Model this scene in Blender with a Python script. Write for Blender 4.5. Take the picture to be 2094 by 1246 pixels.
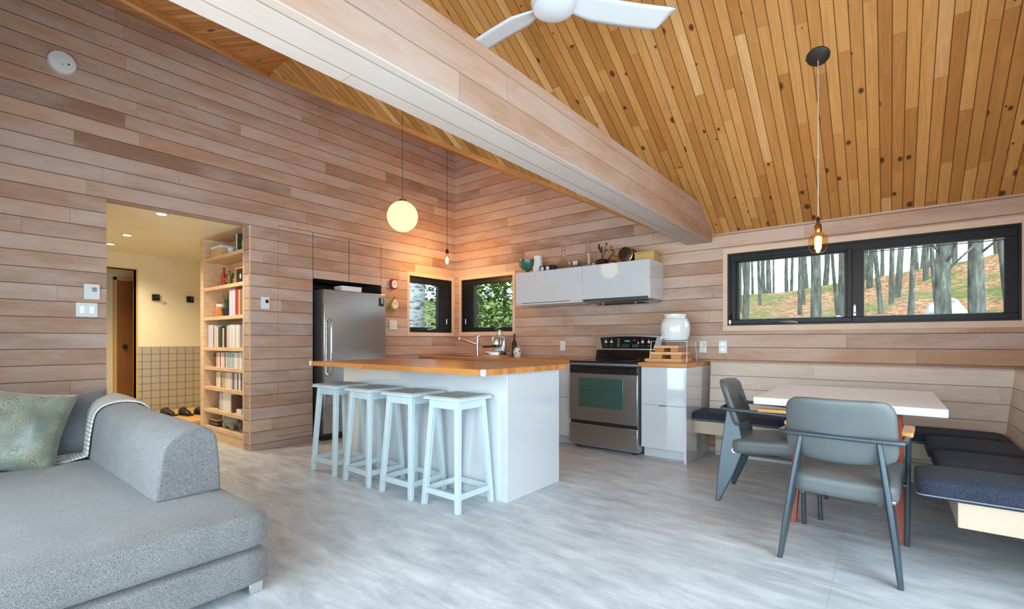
import bpy, bmesh, math, random
from mathutils import Vector, Matrix, noise
PI = math.pi
rnd = random.Random(7)
for o in list(bpy.data.objects): bpy.data.objects.remove(o)
SC = bpy.context.scene
COL = SC.collection

# ---------------------------------------------------------------- camera
cam_d = bpy.data.cameras.new('camera'); cam = bpy.data.objects.new('camera', cam_d); COL.objects.link(cam)
cam_d.sensor_width = 36; cam_d.lens = 973.0/2094*36
cam_d.shift_y = (697.7-623.0)/2094
cam_d.clip_start = 0.03; cam_d.clip_end = 300
cam.location = (0, 0, 1.12); cam.rotation_euler = (PI/2, 0, 0.671)
SC.camera = cam
# ---------------------------------------------------------------- view
vs = SC.view_settings
vs.view_transform = 'Standard'; vs.look = 'None'; vs.gamma = 1; vs.use_curve_mapping = False
vs.exposure = 0.0
# ---------------------------------------------------------------- world: overcast sky, brighter over the open side of the house
W = bpy.data.worlds.new('world'); SC.world = W; W.use_nodes = True
nt = W.node_tree; nt.nodes.clear()
wo = nt.nodes.new('ShaderNodeOutputWorld'); bg = nt.nodes.new('ShaderNodeBackground')
tc = nt.nodes.new('ShaderNodeTexCoord'); sp = nt.nodes.new('ShaderNodeSeparateXYZ'); mr = nt.nodes.new('ShaderNodeMapRange')
nt.links.new(tc.outputs['Generated'], sp.inputs[0]); m1 = nt.nodes.new('ShaderNodeMath'); m1.operation = 'MULTIPLY'; m1.inputs[1].default_value = -.55; nt.links.new(sp.outputs['X'], m1.inputs[0])
m2 = nt.nodes.new('ShaderNodeMath'); m2.operation = 'ADD'; nt.links.new(m1.outputs[0], m2.inputs[0]); nt.links.new(sp.outputs['Y'], m2.inputs[1]); nt.links.new(m2.outputs[0], mr.inputs['Value'])
mr.inputs['From Min'].default_value = -0.8; mr.inputs['From Max'].default_value = 0.6
mr.inputs['To Min'].default_value = 9.6; mr.inputs['To Max'].default_value = 3.6
nt.links.new(mr.outputs[0], bg.inputs['Strength'])
bg.inputs['Color'].default_value = (0.80, 0.885, 1.02, 1)
nt.links.new(bg.outputs[0], wo.inputs[0])

# light portals sit in the glazed openings of the house (they emit nothing)
def portal(loc, rot, sx, sy):
    d = bpy.data.lights.new('window_portal', 'AREA'); d.shape = 'RECTANGLE'; d.size = sx; d.size_y = sy
    d.cycles.is_portal = True
    o = bpy.data.objects.new('window_portal', d); COL.objects.link(o); o.location = loc; o.rotation_euler = rot
XL, XR, YF, YB = -5.09, 0.86, -0.5, 5.04
portal((-1.35, YF-0.14, 1.12), (-PI/2+PI, 0, 0), 4.2, 2.0)
portal((-0.255, YB+0.16, 1.63), (-PI/2, 0, 0), 2.0, 0.7)
portal((XR+0.14, 1.2, 1.16), (0, PI/2, 0), 1.96, 3.1)

# ================================================================= material helpers
class N:
    def __init__(s, name):
        s.m = bpy.data.materials.new(name); s.m.use_nodes = True; s.t = s.m.node_tree
        s.p = s.t.nodes['Principled BSDF']; s.out = s.t.nodes['Material Output']
    def n(s, kind, **kw):
        x = s.t.nodes.new('ShaderNode'+kind)
        for k, v in kw.items(): setattr(x, k, v)
        return x
    def set(s, sock, v):
        if hasattr(v, 'is_output') or isinstance(v, bpy.types.NodeSocket): s.t.links.new(v, sock)
        elif v is not None: sock.default_value = v
    def math(s, op, a, b=None, c=None, clamp=False):
        x = s.n('Math', operation=op, use_clamp=clamp); s.set(x.inputs[0], a)
        if b is not None: s.set(x.inputs[1], b)
        if c is not None: s.set(x.inputs[2], c)
        return x.outputs[0]
    def xyz(s, a, b, c):
        x = s.n('CombineXYZ'); s.set(x.inputs[0], a); s.set(x.inputs[1], b); s.set(x.inputs[2], c); return x.outputs[0]
    def noise(s, vec, scale, detail=3, rough=.55, dist=0):
        x = s.n('TexNoise'); s.set(x.inputs['Vector'], vec); x.inputs['Scale'].default_value = scale
        x.inputs['Detail'].default_value = detail; x.inputs['Roughness'].default_value = rough; x.inputs['Distortion'].default_value = dist
        return x.outputs['Fac']
    def ramp(s, fac, stops, interp='LINEAR'):
        x = s.n('ValToRGB'); s.set(x.inputs[0], fac); r = x.color_ramp; r.interpolation = interp
        while len(r.elements) < len(stops): r.elements.new(.5)
        for e, (p, c) in zip(r.elements, stops): e.position = p; e.color = (*c, 1) if len(c) == 3 else c
        return x.outputs[0]
    def mix(s, f, a, b, mode='MIX'):
        x = s.n('Mix', data_type='RGBA', blend_type=mode); s.set(x.inputs[0], f)
        for i, v in ((6, a), (7, b)):
            if isinstance(v, tuple): v = (*v, 1) if len(v) == 3 else v
            s.set(x.inputs[i], v)
        return x.outputs[2]
    def rng(s, v, a, b, c, d):
        x = s.n('MapRange'); s.set(x.inputs[0], v)
        for i, q in enumerate((a, b, c, d)): x.inputs[i+1].default_value = q
        return x.outputs[0]
    def bump(s, hgt, st=.3, dist=.01):
        x = s.n('Bump'); s.set(x.inputs['Height'], hgt); x.inputs['Strength'].default_value = st; x.inputs['Distance'].default_value = dist
        s.t.links.new(x.outputs[0], s.p.inputs['Normal'])
    def pos(s):
        return s.n('NewGeometry').outputs['Position']
    def sep(s, v):
        x = s.n('SeparateXYZ'); s.set(x.inputs[0], v); return x.outputs
    def base(s, c, rough=.5, metal=0, spec=None):
        s.set(s.p.inputs['Base Color'], (*c, 1) if isinstance(c, tuple) else c)
        s.set(s.p.inputs['Roughness'], rough); s.p.inputs['Metallic'].default_value = metal
        if spec is not None: s.p.inputs['Specular IOR Level'].default_value = spec

def lin(r, g, b):
    f = lambda v: (v/255/12.92) if v/255 <= .04045 else ((v/255+.055)/1.055)**2.4
    return (f(r), f(g), f(b))

def board_mat(name, rowax, z0, w, length, palette, groove_col, wash=None, wash_amt=.5, knots=0, rough=.6, groove=.03, grain_amt=.35, pal_interp='LINEAR', washscale=.8):
    """boards laid in rows across axis rowax, in house coordinates"""
    k = N(name); P = k.sep(k.pos())
    row_c = {'x': P[0], 'y': P[1], 'z': P[2]}[rowax]
    if rowax == 'z': along = k.math('ADD', P[0], P[1])
    elif rowax == 'x': along = k.math('ADD', P[1], k.math('MULTIPLY', P[2], .001))
    else: along = P[0]
    r = k.math('DIVIDE', k.math('SUBTRACT', row_c, z0), w)
    row = k.math('FLOOR', r); fr = k.math('FRACT', r)
    wn1 = k.n('TexWhiteNoise', noise_dimensions='1D'); k.set(wn1.inputs['W'], row)
    al = k.math('ADD', k.math('DIVIDE', along, length), k.math('MULTIPLY', wn1.outputs['Value'], 17.3))
    col = k.math('FLOOR', al); fc = k.math('FRACT', al)
    wn = k.n('TexWhiteNoise', noise_dimensions='2D'); k.set(wn.inputs['Vector'], k.xyz(row, col, 0))
    rv = wn.outputs['Value']
    c = k.ramp(rv, palette, pal_interp)
    # grain: stretched noise that differs per board
    off = k.math('MULTIPLY', rv, 40)
    gv = k.xyz(k.math('MULTIPLY', along, .9), k.math('ADD', k.math('MULTIPLY', row_c, 9.0), off), off)
    dist = k.noise(gv, 1.6, 2)
    gv2 = k.xyz(k.math('MULTIPLY', along, 1.4), k.math('ADD', k.math('MULTIPLY', row_c, 34.0), k.math('MULTIPLY', dist, 5)), off)
    g = k.noise(gv2, 2.2, 6, .65)
    g2 = k.rng(g, .3, .7, 1-grain_amt, 1+grain_amt*.6)
    c = k.mix(1, c, k.xyz(g2, g2, g2), 'MULTIPLY')
    if wash:
        wv = k.xyz(k.math('MULTIPLY', along, .7), k.math('ADD', k.math('MULTIPLY', row_c, 2.2), k.math('MULTIPLY', off, .12)), k.math('MULTIPLY', off, .3))
        wf = k.noise(wv, washscale*2, 5, .62)
        c = k.mix(k.rng(wf, .38, .68, 0, wash_amt), c, wash)
    if knots:
        kv = k.xyz(k.math('ADD', k.math('MULTIPLY', row_c, 6.0), off), k.math('MULTIPLY', along, knots), 0)
        vo = k.n('TexVoronoi', voronoi_dimensions='2D'); k.set(vo.inputs['Vector'], kv); vo.inputs['Scale'].default_value = 1.0
        vo.inputs['Randomness'].default_value = 1
        vc = k.sep(vo.outputs['Color'])
        rad = k.rng(k.math('POWER', vc[0], 2.5), .1, 1, 0, .17)
        km = k.math('SUBTRACT', 1, k.math('DIVIDE', vo.outputs['Distance'], k.math('MAXIMUM', rad, .001)), clamp=True)
        km = k.math('MULTIPLY', k.math('POWER', km, .6), 1.0, clamp=True)
        c = k.mix(k.math('MULTIPLY', k.math('MULTIPLY', km, 1.6, clamp=True), .9), c, (.045, .016, .007))
    e1 = k.math('MINIMUM', fr, k.math('SUBTRACT', 1, fr))
    e2 = k.math('MULTIPLY', k.math('MINIMUM', fc, k.math('SUBTRACT', 1, fc)), length/w)
    gm = k.math('MINIMUM', k.rng(e1, groove*.35, groove, 0, 1), k.rng(e2, groove*.1, groove*.45, .45, 1))
    c = k.mix(gm, groove_col, c)
    k.base(c, rough, spec=.3)
    k.bump(k.math('ADD', k.math('MULTIPLY', gm, .7), k.math('MULTIPLY', g, .12)), .35, .004)
    return k.m

def simple(name, c, rough=.5, metal=0, var=.0, vscale=8, bump=0, bscale=60, spec=None, coat=0, coat_ior=1.5):
    k = N(name)
    tcn = k.n('TexCoord').outputs['Object']
    if var:
        f = k.noise(tcn, vscale, 4)
        lo = tuple(x*(1-var) for x in c); hi = tuple(min(1, x*(1+var)) for x in c)
        k.base(k.ramp(f, [(.3, lo), (.7, hi)]), rough, metal, spec)
    else: k.base(c, rough, metal, spec)
    if bump: k.bump(k.noise(tcn, bscale, 3), bump, .003)
    if coat: k.p.inputs['Coat Weight'].default_value = coat; k.p.inputs['Coat Roughness'].default_value = .02; k.p.inputs['Coat IOR'].default_value = coat_ior
    return k.m

M = {}
wall_pal = [(0, lin(146,110,90)), (.2, lin(176,136,110)), (.42, lin(168,132,110)), (.62, lin(186,146,118)), (.82, lin(178,144,122)), (1, lin(200,164,138))]
M['wall'] = board_mat('whitewashed_cedar_boards', 'z', 0.059, .1247, 1.75, wall_pal, lin(92,70,60), wash=lin(200,184,176), wash_amt=.7, groove=.035, grain_amt=.16)
bench_pal = [(0, lin(196,180,164)), (.5, lin(208,192,176)), (1, lin(222,208,192))]
M['bench_wood'] = board_mat('pale_bench_boards', 'z', 0.029, .1255, 2.2, bench_pal, lin(128,108,94), wash=lin(218,210,204), wash_amt=.5, groove=.03, grain_amt=.14)
beam_pal = [(0, lin(166,130,106)), (.5, lin(176,142,120)), (1, lin(184,154,134))]
def beam_mat():
    k = N('whitewashed_beam'); P = k.sep(k.pos())
    nn = k.sep(k.n('NewGeometry').outputs['Normal']); under = k.math('LESS_THAN', nn[2], -.5)
    coord = k.math('ADD', k.math('MULTIPLY', P[2], k.math('SUBTRACT', 1, under)), k.math('MULTIPLY', k.math('ADD', P[0], 3.9+.18), under))
    r = k.math('DIVIDE', k.math('SUBTRACT', coord, 2.12), .1265); row = k.math('FLOOR', r); fr = k.math('FRACT', r)
    wn1 = k.n('TexWhiteNoise', noise_dimensions='1D'); k.set(wn1.inputs['W'], row)
    al = k.math('ADD', k.math('DIVIDE', P[1], 1.9), k.math('MULTIPLY', wn1.outputs['Value'], 7.3)); fc = k.math('FRACT', al)
    rv = k.n('TexWhiteNoise', noise_dimensions='2D'); k.set(rv.inputs['Vector'], k.xyz(row, k.math('FLOOR', al), 0))
    c = k.ramp(rv.outputs['Value'], beam_pal)
    # cathedral grain: rings of a stretched distance field
    vec = k.xyz(k.math('MULTIPLY', P[0], 9), k.math('MULTIPLY', P[1], .8), k.math('ADD', k.math('MULTIPLY', P[2], 9), k.math('MULTIPLY', rv.outputs['Value'], 9)))
    w = k.n('TexWave', wave_type='RINGS', rings_direction='Y'); k.set(w.inputs['Vector'], vec)
    nz = k.noise(vec, .9, 2)
    rings = k.math('SINE', k.math('MULTIPLY', nz, 95))
    ringm = k.rng(rings, -1, 1, .93, 1.03)
    c = k.mix(1, c, k.xyz(ringm, ringm, ringm), 'MULTIPLY')
    wf = k.noise(k.xyz(k.math('MULTIPLY', P[0], 3), k.math('MULTIPLY', P[1], .7), k.math('MULTIPLY', P[2], 3)), 1.7, 5, .6)
    c = k.mix(k.rng(wf, .42, .68, 0, .55), c, lin(186,172,166))
    c = k.mix(k.math('MULTIPLY', under, .4), c, lin(196,190,186))  # underside coloured paler, standing in for light bounced up from the floor
    e1 = k.math('MINIMUM', fr, k.math('SUBTRACT', 1, fr))
    e2 = k.math('MULTIPLY', k.math('MINIMUM', fc, k.math('SUBTRACT', 1, fc)), 14)
    gm = k.math('MINIMUM', k.rng(e1, .008, .03, 0, 1), k.rng(e2, .005, .018, .3, 1))
    c = k.mix(gm, lin(150,112,88), c)
    k.base(c, .6, spec=.3); k.bump(gm, .3, .004)
    return k.m
M['beam'] = beam_mat()
ceil_pal = [(0, lin(170,112,56)), (.25, lin(186,128,68)), (.5, lin(196,138,76)), (.75, lin(206,150,88)), (.9, lin(184,124,64)), (1, lin(222,176,120))]
M['ceil'] = board_mat('cedar_ceiling_planks', 'x', 0.012, .0693, .95, ceil_pal, lin(84,48,20), knots=4.6, rough=.5, groove=.05, grain_amt=.2)
M['ceil_cross'] = board_mat('cedar_cross_planks', 'y', 0.0, .0693, .95, ceil_pal, lin(84,48,20), knots=4.6, rough=.5, groove=.05, grain_amt=.2)
M['cedar'] = simple('cedar_trim', lin(190,132,74), .5, var=.15, vscale=5)

def floor_mat():
    k = N('grey_slate_floor'); pos = k.pos(); P = k.sep(pos)
    a = k.noise(k.xyz(k.math('MULTIPLY', P[0], .55), k.math('MULTIPLY', P[1], 1.6), 0), 1.5, 8, .68, .5)
    b = k.noise(k.xyz(k.math('MULTIPLY', P[0], 1.0), k.math('MULTIPLY', P[1], 3.4), 2), 3.4, 10, .72, .3)
    c = k.mix(.6, k.ramp(a, [(.3, lin(168,174,181)), (.5, lin(190,196,202)), (.7, lin(206,212,217))]), k.ramp(b, [(.30, lin(136,143,151)), (.5, lin(186,193,200)), (.70, lin(228,234,239))]))
    cl = None
    for co, s, o in ((P[0], 1.672, -.209), (P[1], 1.213, 1.391)):
        fr = k.math('FRACT', k.math('DIVIDE', k.math('SUBTRACT', co, o-10*s), s))
        e = k.math('MULTIPLY', k.math('MINIMUM', fr, k.math('SUBTRACT', 1, fr)), s)
        g = k.rng(e, .0012, .004, 0, 1); cl = g if cl is None else k.math('MINIMUM', cl, g)
    c = k.mix(k.rng(cl, 0, 1, .6, 1), lin(150,154,158), c)
    k.base(c, k.rng(b, .3, .7, .30, .48), spec=.45); k.bump(b, .1, .004)
    return k.m
M['floor'] = floor_mat()
M['white_gloss'] = simple('white_lacquer', (.60,.63,.67), .12, spec=.5, coat=1, coat_ior=2.0)
M['white'] = simple('white_paint', (.70,.72,.74), .35)
M['plaster'] = simple('warm_plaster', lin(236,222,186), .8, var=.03, vscale=2)
M['black_frame'] = simple('black_window_frame', (.007,.008,.010), .42, spec=.3)
M['black'] = simple('black_plastic', (.012,.012,.013), .3)
M['black_gloss'] = simple('black_glass', (.008,.008,.01), .05, spec=.7)
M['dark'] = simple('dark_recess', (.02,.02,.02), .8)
def steel_mat(name, c, rough):
    k = N(name); v = k.n('TexCoord').outputs['Object']; P = k.sep(v)
    f = k.noise(k.xyz(k.math('MULTIPLY', P[0], 2), k.math('MULTIPLY', P[1], 2), k.math('MULTIPLY', P[2], 150)), 2, 3)
    k.base(c, k.rng(f, .3, .7, rough-.03, rough+.04), 1); k.bump(f, .012, .0005); return k.m
M['steel'] = steel_mat('brushed_steel', (.45,.44,.43), .24)
M['chrome'] = simple('chrome', (.75,.75,.75), .12, 1)
def butcher():
    k = N('oiled_butcher_block'); P = k.sep(k.pos())
    r = k.math('DIVIDE', P[1], .045); row = k.math('FLOOR', r)
    wn = k.n('TexWhiteNoise', noise_dimensions='1D'); k.set(wn.inputs['W'], row)
    al = k.math('FLOOR', k.math('ADD', k.math('DIVIDE', P[0], .6), k.math('MULTIPLY', wn.outputs['Value'], 9)))
    w2 = k.n('TexWhiteNoise', noise_dimensions='2D'); k.set(w2.inputs['Vector'], k.xyz(row, al, 0))
    c = k.ramp(w2.outputs['Value'], [(0, lin(178,114,58)), (.5, lin(190,124,64)), (1, lin(202,138,76))])
    g = k.noise(k.xyz(k.math('MULTIPLY', P[0], 3), k.math('MULTIPLY', P[1], 60), k.math('MULTIPLY', P[2], 60)), 2, 4)
    gg = k.rng(g, .3, .7, .88, 1.08)
    k.base(k.mix(1, c, k.xyz(gg, gg, gg), 'MULTIPLY'), .3, spec=.4); return k.m
M['butcher'] = butcher()
M['wood_light'] = simple('light_wood', lin(214,172,124), .5, var=.1, vscale=6)
def shelfwood():
    k = N('bookcase_wood'); P = k.sep(k.pos())
    g = k.noise(k.xyz(k.math('MULTIPLY', P[0], 2), k.math('MULTIPLY', P[1], 8), k.math('MULTIPLY', P[2], 14)), 2, 5)
    k.base(k.ramp(g, [(.3, lin(206,166,126)), (.7, lin(226,192,154))]), .55); return k.m
M['shelf'] = shelfwood()
M['ply'] = simple('pale_plywood', lin(192,172,150), .55, var=.06, vscale=4)
M['stool_blue'] = simple('pale_blue_paint', lin(190,206,212), .42, var=.05, vscale=12)
M['stool_top'] = simple('worn_grey_blue_seat', lin(160,170,170), .5, var=.2, vscale=9)
M['grey_leather'] = simple('grey_leather', lin(92,97,98), .42, var=.06, vscale=5, bump=.12, bscale=220)
M['gunmetal'] = simple('slate_metal', lin(66,78,86), .32, .35)
M['arm_wood'] = simple('oak_armrest', lin(204,148,84), .45, var=.14, vscale=14)
M['rust'] = simple('rust_red_metal', lin(140,48,16), .5)
M['table_white'] = simple('white_tabletop', (.76,.82,.90), .7, var=.03, vscale=30, spec=.2)
def fabric(name, c1, c2, scale=260, bump=.4, stretch=1.0, sheen=.2):
    k = N(name); v = k.n('TexCoord').outputs['Object']; P = k.sep(v)
    vv = k.xyz(k.math('MULTIPLY', P[0], stretch), P[1], P[2])
    f = k.noise(vv, scale, 2, .7); f2 = k.noise(v, 5, 3)
    c = k.ramp(f, [(.36, c1), (.64, c2)])
    sh = k.rng(f2, .3, .7, .92, 1.06)
    k.base(k.mix(1, c, k.xyz(sh, sh, sh), 'MULTIPLY'), .9, spec=.15)
    k.p.inputs['Sheen Weight'].default_value = sheen; k.p.inputs['Sheen Roughness'].default_value = .5
    k.bump(f, bump, .002); return k.m
M['sofa'] = fabric('grey_flecked_sofa_fabric', lin(80,81,83), lin(144,143,143), 330)
M['denim'] = fabric('dark_blue_bench_fabric', lin(30,34,44), lin(58,64,80), 420, .2, .5, sheen=.05)
M['grey_pillow'] = fabric('charcoal_linen', lin(84,88,94), lin(120,124,130), 300)
def paisley():
    k = N('paisley_silk'); v = k.n('TexCoord').outputs['Object']
    vo = k.n('TexVoronoi', feature='F1'); k.set(vo.inputs['Vector'], v); vo.inputs['Scale'].default_value = 11
    d = vo.outputs['Distance']
    rings = k.math('SINE', k.math('ADD', k.math('MULTIPLY', d, 42), k.math('MULTIPLY', k.noise(v, 20, 3), 14)))
    near = k.rng(d, .42, .62, 1, 0)
    m1 = k.math('MULTIPLY', k.rng(rings, .35, .7, 0, 1), near)
    curl = k.math('SINE', k.math('MULTIPLY', k.noise(v, 7, 2, .5, 2.2), 60))
    m2 = k.math('MULTIPLY', k.rng(curl, .6, .9, 0, .6), 1)
    c = k.ramp(k.noise(v, 4, 3), [(.3, lin(88,98,96)), (.7, lin(138,144,132))])
    c = k.mix(m1, c, lin(116,102,62)); c = k.mix(m2, c, lin(96,110,88))
    k.base(c, .45, spec=.4); k.p.inputs['Sheen Weight'].default_value = .3; k.bump(m1, .2, .002); return k.m
M['paisley'] = paisley()
def throw_mat():
    k = N('checked_wool_throw'); v = k.n('TexCoord').outputs['UV']; P = k.sep(v)
    a = k.math('FRACT', k.math('MULTIPLY', P[0], 18)); b = k.math('FRACT', k.math('MULTIPLY', P[1], 46))
    m = k.math('MAXIMUM', k.rng(a, .62, .7, 0, 1), k.rng(b, .66, .74, 0, 1))
    k.base(k.mix(k.math('MULTIPLY', m, .8), lin(226,222,214), lin(112,122,122)), .95, spec=.1)
    k.bump(k.math('SUBTRACT', 1, m), .5, .003); return k.m
M['throw'] = throw_mat()
def emis(name, c, st):
    k = N(name); e = k.n('Emission'); e.inputs[0].default_value = (*c, 1); e.inputs[1].default_value = st
    k.t.links.new(e.outputs[0], k.out.inputs[0]); return k.m
M['globe'] = emis('opal_globe_light', (1, .80, .42), 1.5)
M['filament'] = emis('glowing_filament', (1, .62, .22), 22)
M['downlight'] = emis('downlight_lens', (1, .86, .62), 14)
M['lcd'] = emis('green_clock_display', (.05, .7, .45), .5)
def glass(name, tint, fac=.12, rough=.0):
    k = N(name); t = k.n('BsdfTransparent'); t.inputs[0].default_value = (*tint, 1)
    g = k.n('BsdfGlossy'); g.inputs['Roughness'].default_value = rough; g.inputs[0].default_value = (1, 1, 1, 1)
    fr = k.n('LayerWeight'); fr.inputs[0].default_value = .5
    mx = k.n('MixShader'); k.t.links.new(k.math('ADD', k.math('MULTIPLY', k.math('POWER', fr.outputs['Facing'], 3), fac*3, clamp=True), fac*.25), mx.inputs[0])
    k.t.links.new(t.outputs[0], mx.inputs[1]); k.t.links.new(g.outputs[0], mx.inputs[2]); k.t.links.new(mx.outputs[0], k.out.inputs[0]); return k.m
M['pane'] = glass('window_glass', (.90,.95,.93), .012)
M['clear'] = glass('clear_glass', (.90,.91,.90), .22)
M['amber'] = glass('amber_glass', (1, .80, .48), .15)
M['oven_glass'] = simple('oven_glass_painted_reflection', (.018,.075,.055), .04, spec=.9, coat=1)  # green base colour stands in for the bright outdoors mirrored in the glass
M['ceramic'] = simple('white_ceramic', (.72,.76,.76), .12, coat=.5)
M['green_ceramic'] = simple('green_ceramic', lin(58,104,88), .2)
M['brass'] = simple('brass', lin(190,140,80), .25, 1)
M['bronze'] = simple('dark_bronze', lin(70,52,40), .35, .6)
M['red'] = simple('red_enamel', lin(176,36,32), .3); M['yellow'] = simple('yellow_enamel', lin(206,178,40), .3)
M['boxwood'] = simple('box_wood', lin(196,160,96), .5, var=.1)
M['terracotta'] = simple('terracotta', lin(200,120,50), .6); M['leaf'] = simple('leaf_green', lin(46,92,44), .5, var=.3)
M['stone'] = simple('grey_stone', lin(150,148,142), .8, var=.15, vscale=20)
M['silver'] = simple('silver_metal', (.6,.6,.6), .3, 1)
M['brown_door'] = simple('brown_stained_door', lin(150,92,36), .4, var=.12, vscale=3)
M['door_case'] = simple('pine_casing', lin(222,170,96), .5, var=.06)
M['dark_leather'] = simple('dark_shoe_leather', lin(44,34,30), .5)
def tile_mat():
    k = N('square_wall_tiles'); P = k.sep(k.pos()); g = None
    for co, s, o in ((P[1], .104, .02), (P[2], .1035, 1.036)):
        fr = k.math('FRACT', k.math('DIVIDE', k.math('SUBTRACT', co, o-20*s), s))
        e = k.math('MULTIPLY', k.math('MINIMUM', fr, k.math('SUBTRACT', 1, fr)), s)
        q = k.rng(e, .002, .004, 0, 1); g = q if g is None else k.math('MINIMUM', g, q)
    k.base(k.mix(g, lin(92,66,44), lin(176,168,148)), .3); k.bump(g, .3, .003); return k.m
M['tile'] = tile_mat()
def mat(key, c, rough=.5, **kw):
    if key not in M: M[key] = simple(key, c, rough, **kw)
    return M[key]

# ================================================================= mesh helpers
class MB:
    def __init__(s): s.bm = bmesh.new()
    def box(s, x0, x1, y0, y1, z0, z1, m=None):
        v = [s.bm.verts.new((x, y, z)) for x in (x0, x1) for y in (y0, y1) for z in (z0, z1)]
        for f in ((0,1,3,2),(4,6,7,5),(0,4,5,1),(2,3,7,6),(0,2,6,4),(1,5,7,3)): s.bm.faces.new([v[i] for i in f])
        if m is not None:
            for q in v: q.co = m @ q.co
        return s
    def hexa(s, bot, top):
        a = [s.bm.verts.new(p) for p in bot]; b = [s.bm.verts.new(p) for p in top]; n = len(a)
        s.bm.faces.new(a[::-1]); s.bm.faces.new(b)
        for i in range(n): s.bm.faces.new([a[i], a[(i+1) % n], b[(i+1) % n], b[i]])
        return s
    def prism(s, poly, vec):
        return s.hexa(poly, [tuple(Vector(p)+Vector(vec)) for p in poly])
    def lathe(s, prof, c=(0,0,0), seg=24, m=None, cap=True):
        rings = []; m = m or Matrix()
        for r, z in prof:
            if r < 1e-5: rings.append([s.bm.verts.new(m @ Vector((c[0], c[1], c[2]+z)))])
            else: rings.append([s.bm.verts.new(m @ Vector((c[0]+r*math.cos(2*PI*i/seg), c[1]+r*math.sin(2*PI*i/seg), c[2]+z))) for i in range(seg)])
        for a, b in zip(rings, rings[1:]):
            if len(a) == 1 and len(b) == 1: continue
            for i in range(seg):
                j = (i+1) % seg
                if len(a) == 1: s.bm.faces.new([a[0], b[j], b[i]])
                elif len(b) == 1: s.bm.faces.new([a[i], a[j], b[0]])
                else: s.bm.faces.new([a[i], a[j], b[j], b[i]])
        for e, rev in ((rings[0], True), (rings[-1], False)):
            if cap and len(e) > 1: s.bm.faces.new(e[::-1] if rev else e)
        return s
    def tube(s, pts, r, seg=10, r2=None):
        pts = [Vector(p) for p in pts]; n = len(pts); rings = []; prev = None
        for i, p in enumerate(pts):
            d = (pts[min(i+1, n-1)]-pts[max(i-1, 0)]).normalized()
            if prev is None:
                u = d.orthogonal().normalized()
            else:
                u = prev - d*prev.dot(d); u.normalize()
            prev = u; w = d.cross(u)
            rr = r if r2 is None else r+(r2-r)*i/(n-1)
            rings.append([s.bm.verts.new(p+(u*math.cos(2*PI*k/seg)+w*math.sin(2*PI*k/seg))*rr) for k in range(seg)])
        for a, b in zip(rings, rings[1:]):
            for k in range(seg): s.bm.faces.new([a[k], a[(k+1) % seg], b[(k+1) % seg], b[k]])
        s.bm.faces.new(rings[0][::-1]); s.bm.faces.new(rings[-1]); return s
    def sphere(s, c, r, seg=20, sc=(1,1,1), m=None):
        res = bmesh.ops.create_uvsphere(s.bm, u_segments=seg, v_segments=max(6, seg//2), radius=r)
        for v in res['verts']:
            q = Vector((v.co.x*sc[0], v.co.y*sc[1], v.co.z*sc[2]))
            v.co = (m @ q if m else q)+Vector(c)
        return s
    def grid(s, fn, nu, nv, uv=False, closed_u=False):
        V = [[s.bm.verts.new(fn(i/nu, j/nv)) for j in range(nv+1)] for i in range(nu+1)]
        lay = s.bm.loops.layers.uv.verify() if uv else None
        for i in range(nu):
            for j in range(nv):
                f = s.bm.faces.new([V[i][j], V[i+1][j], V[i+1][j+1], V[i][j+1]])
                if uv:
                    for l, (a, b) in zip(f.loops, ((i,j),(i+1,j),(i+1,j+1),(i,j+1))): l[lay].uv = (a/nu, b/nv)
        return s
    def build(s, name, m, parent=None, smooth=False, bevel=0, seg=2, sub=0, solid=0, ang=35):
        bmesh.ops.recalc_face_normals(s.bm, faces=s.bm.faces)
        me = bpy.data.meshes.new(name); s.bm.to_mesh(me); s.bm.free(); me.materials.append(M[m] if isinstance(m, str) else m)
        o = bpy.data.objects.new(name, me); COL.objects.link(o)
        if parent: o.parent = parent
        if solid: q = o.modifiers.new('solid', 'SOLIDIFY'); q.thickness = solid; q.offset = 0
        if bevel:
            q = o.modifiers.new('bevel', 'BEVEL'); q.width = bevel; q.segments = seg; q.limit_method = 'ANGLE'; q.angle_limit = math.radians(30)
        if sub: q = o.modifiers.new('sub', 'SUBSURF'); q.levels = sub; q.render_levels = sub
        if smooth or bevel or sub:
            for p in me.polygons: p.use_smooth = True
            if not sub and not (smooth == 'all'):
                me.set_sharp_from_angle(angle=math.radians(ang))
        return o
def tag(o, label=None, cat=None, group=None, kind=None):
    if label: o['label'] = label
    if cat: o['category'] = cat
    if group: o['group'] = group
    if kind: o['kind'] = kind
    return o
def thing(name, loc, label, cat, group=None, rz=0, kind=None):
    o = bpy.data.objects.new(name, None); COL.objects.link(o); o.empty_display_size = .1
    o.location = loc; o.rotation_euler = (0, 0, rz); return tag(o, label, cat, group, kind)
def copy_tree(o, parent=None):
    c = o.copy(); COL.objects.link(c)
    if parent: c.parent = parent
    for ch in list(o.children): copy_tree(ch, c)
    return c
def bx(*a): return MB().box(*a)
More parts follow.
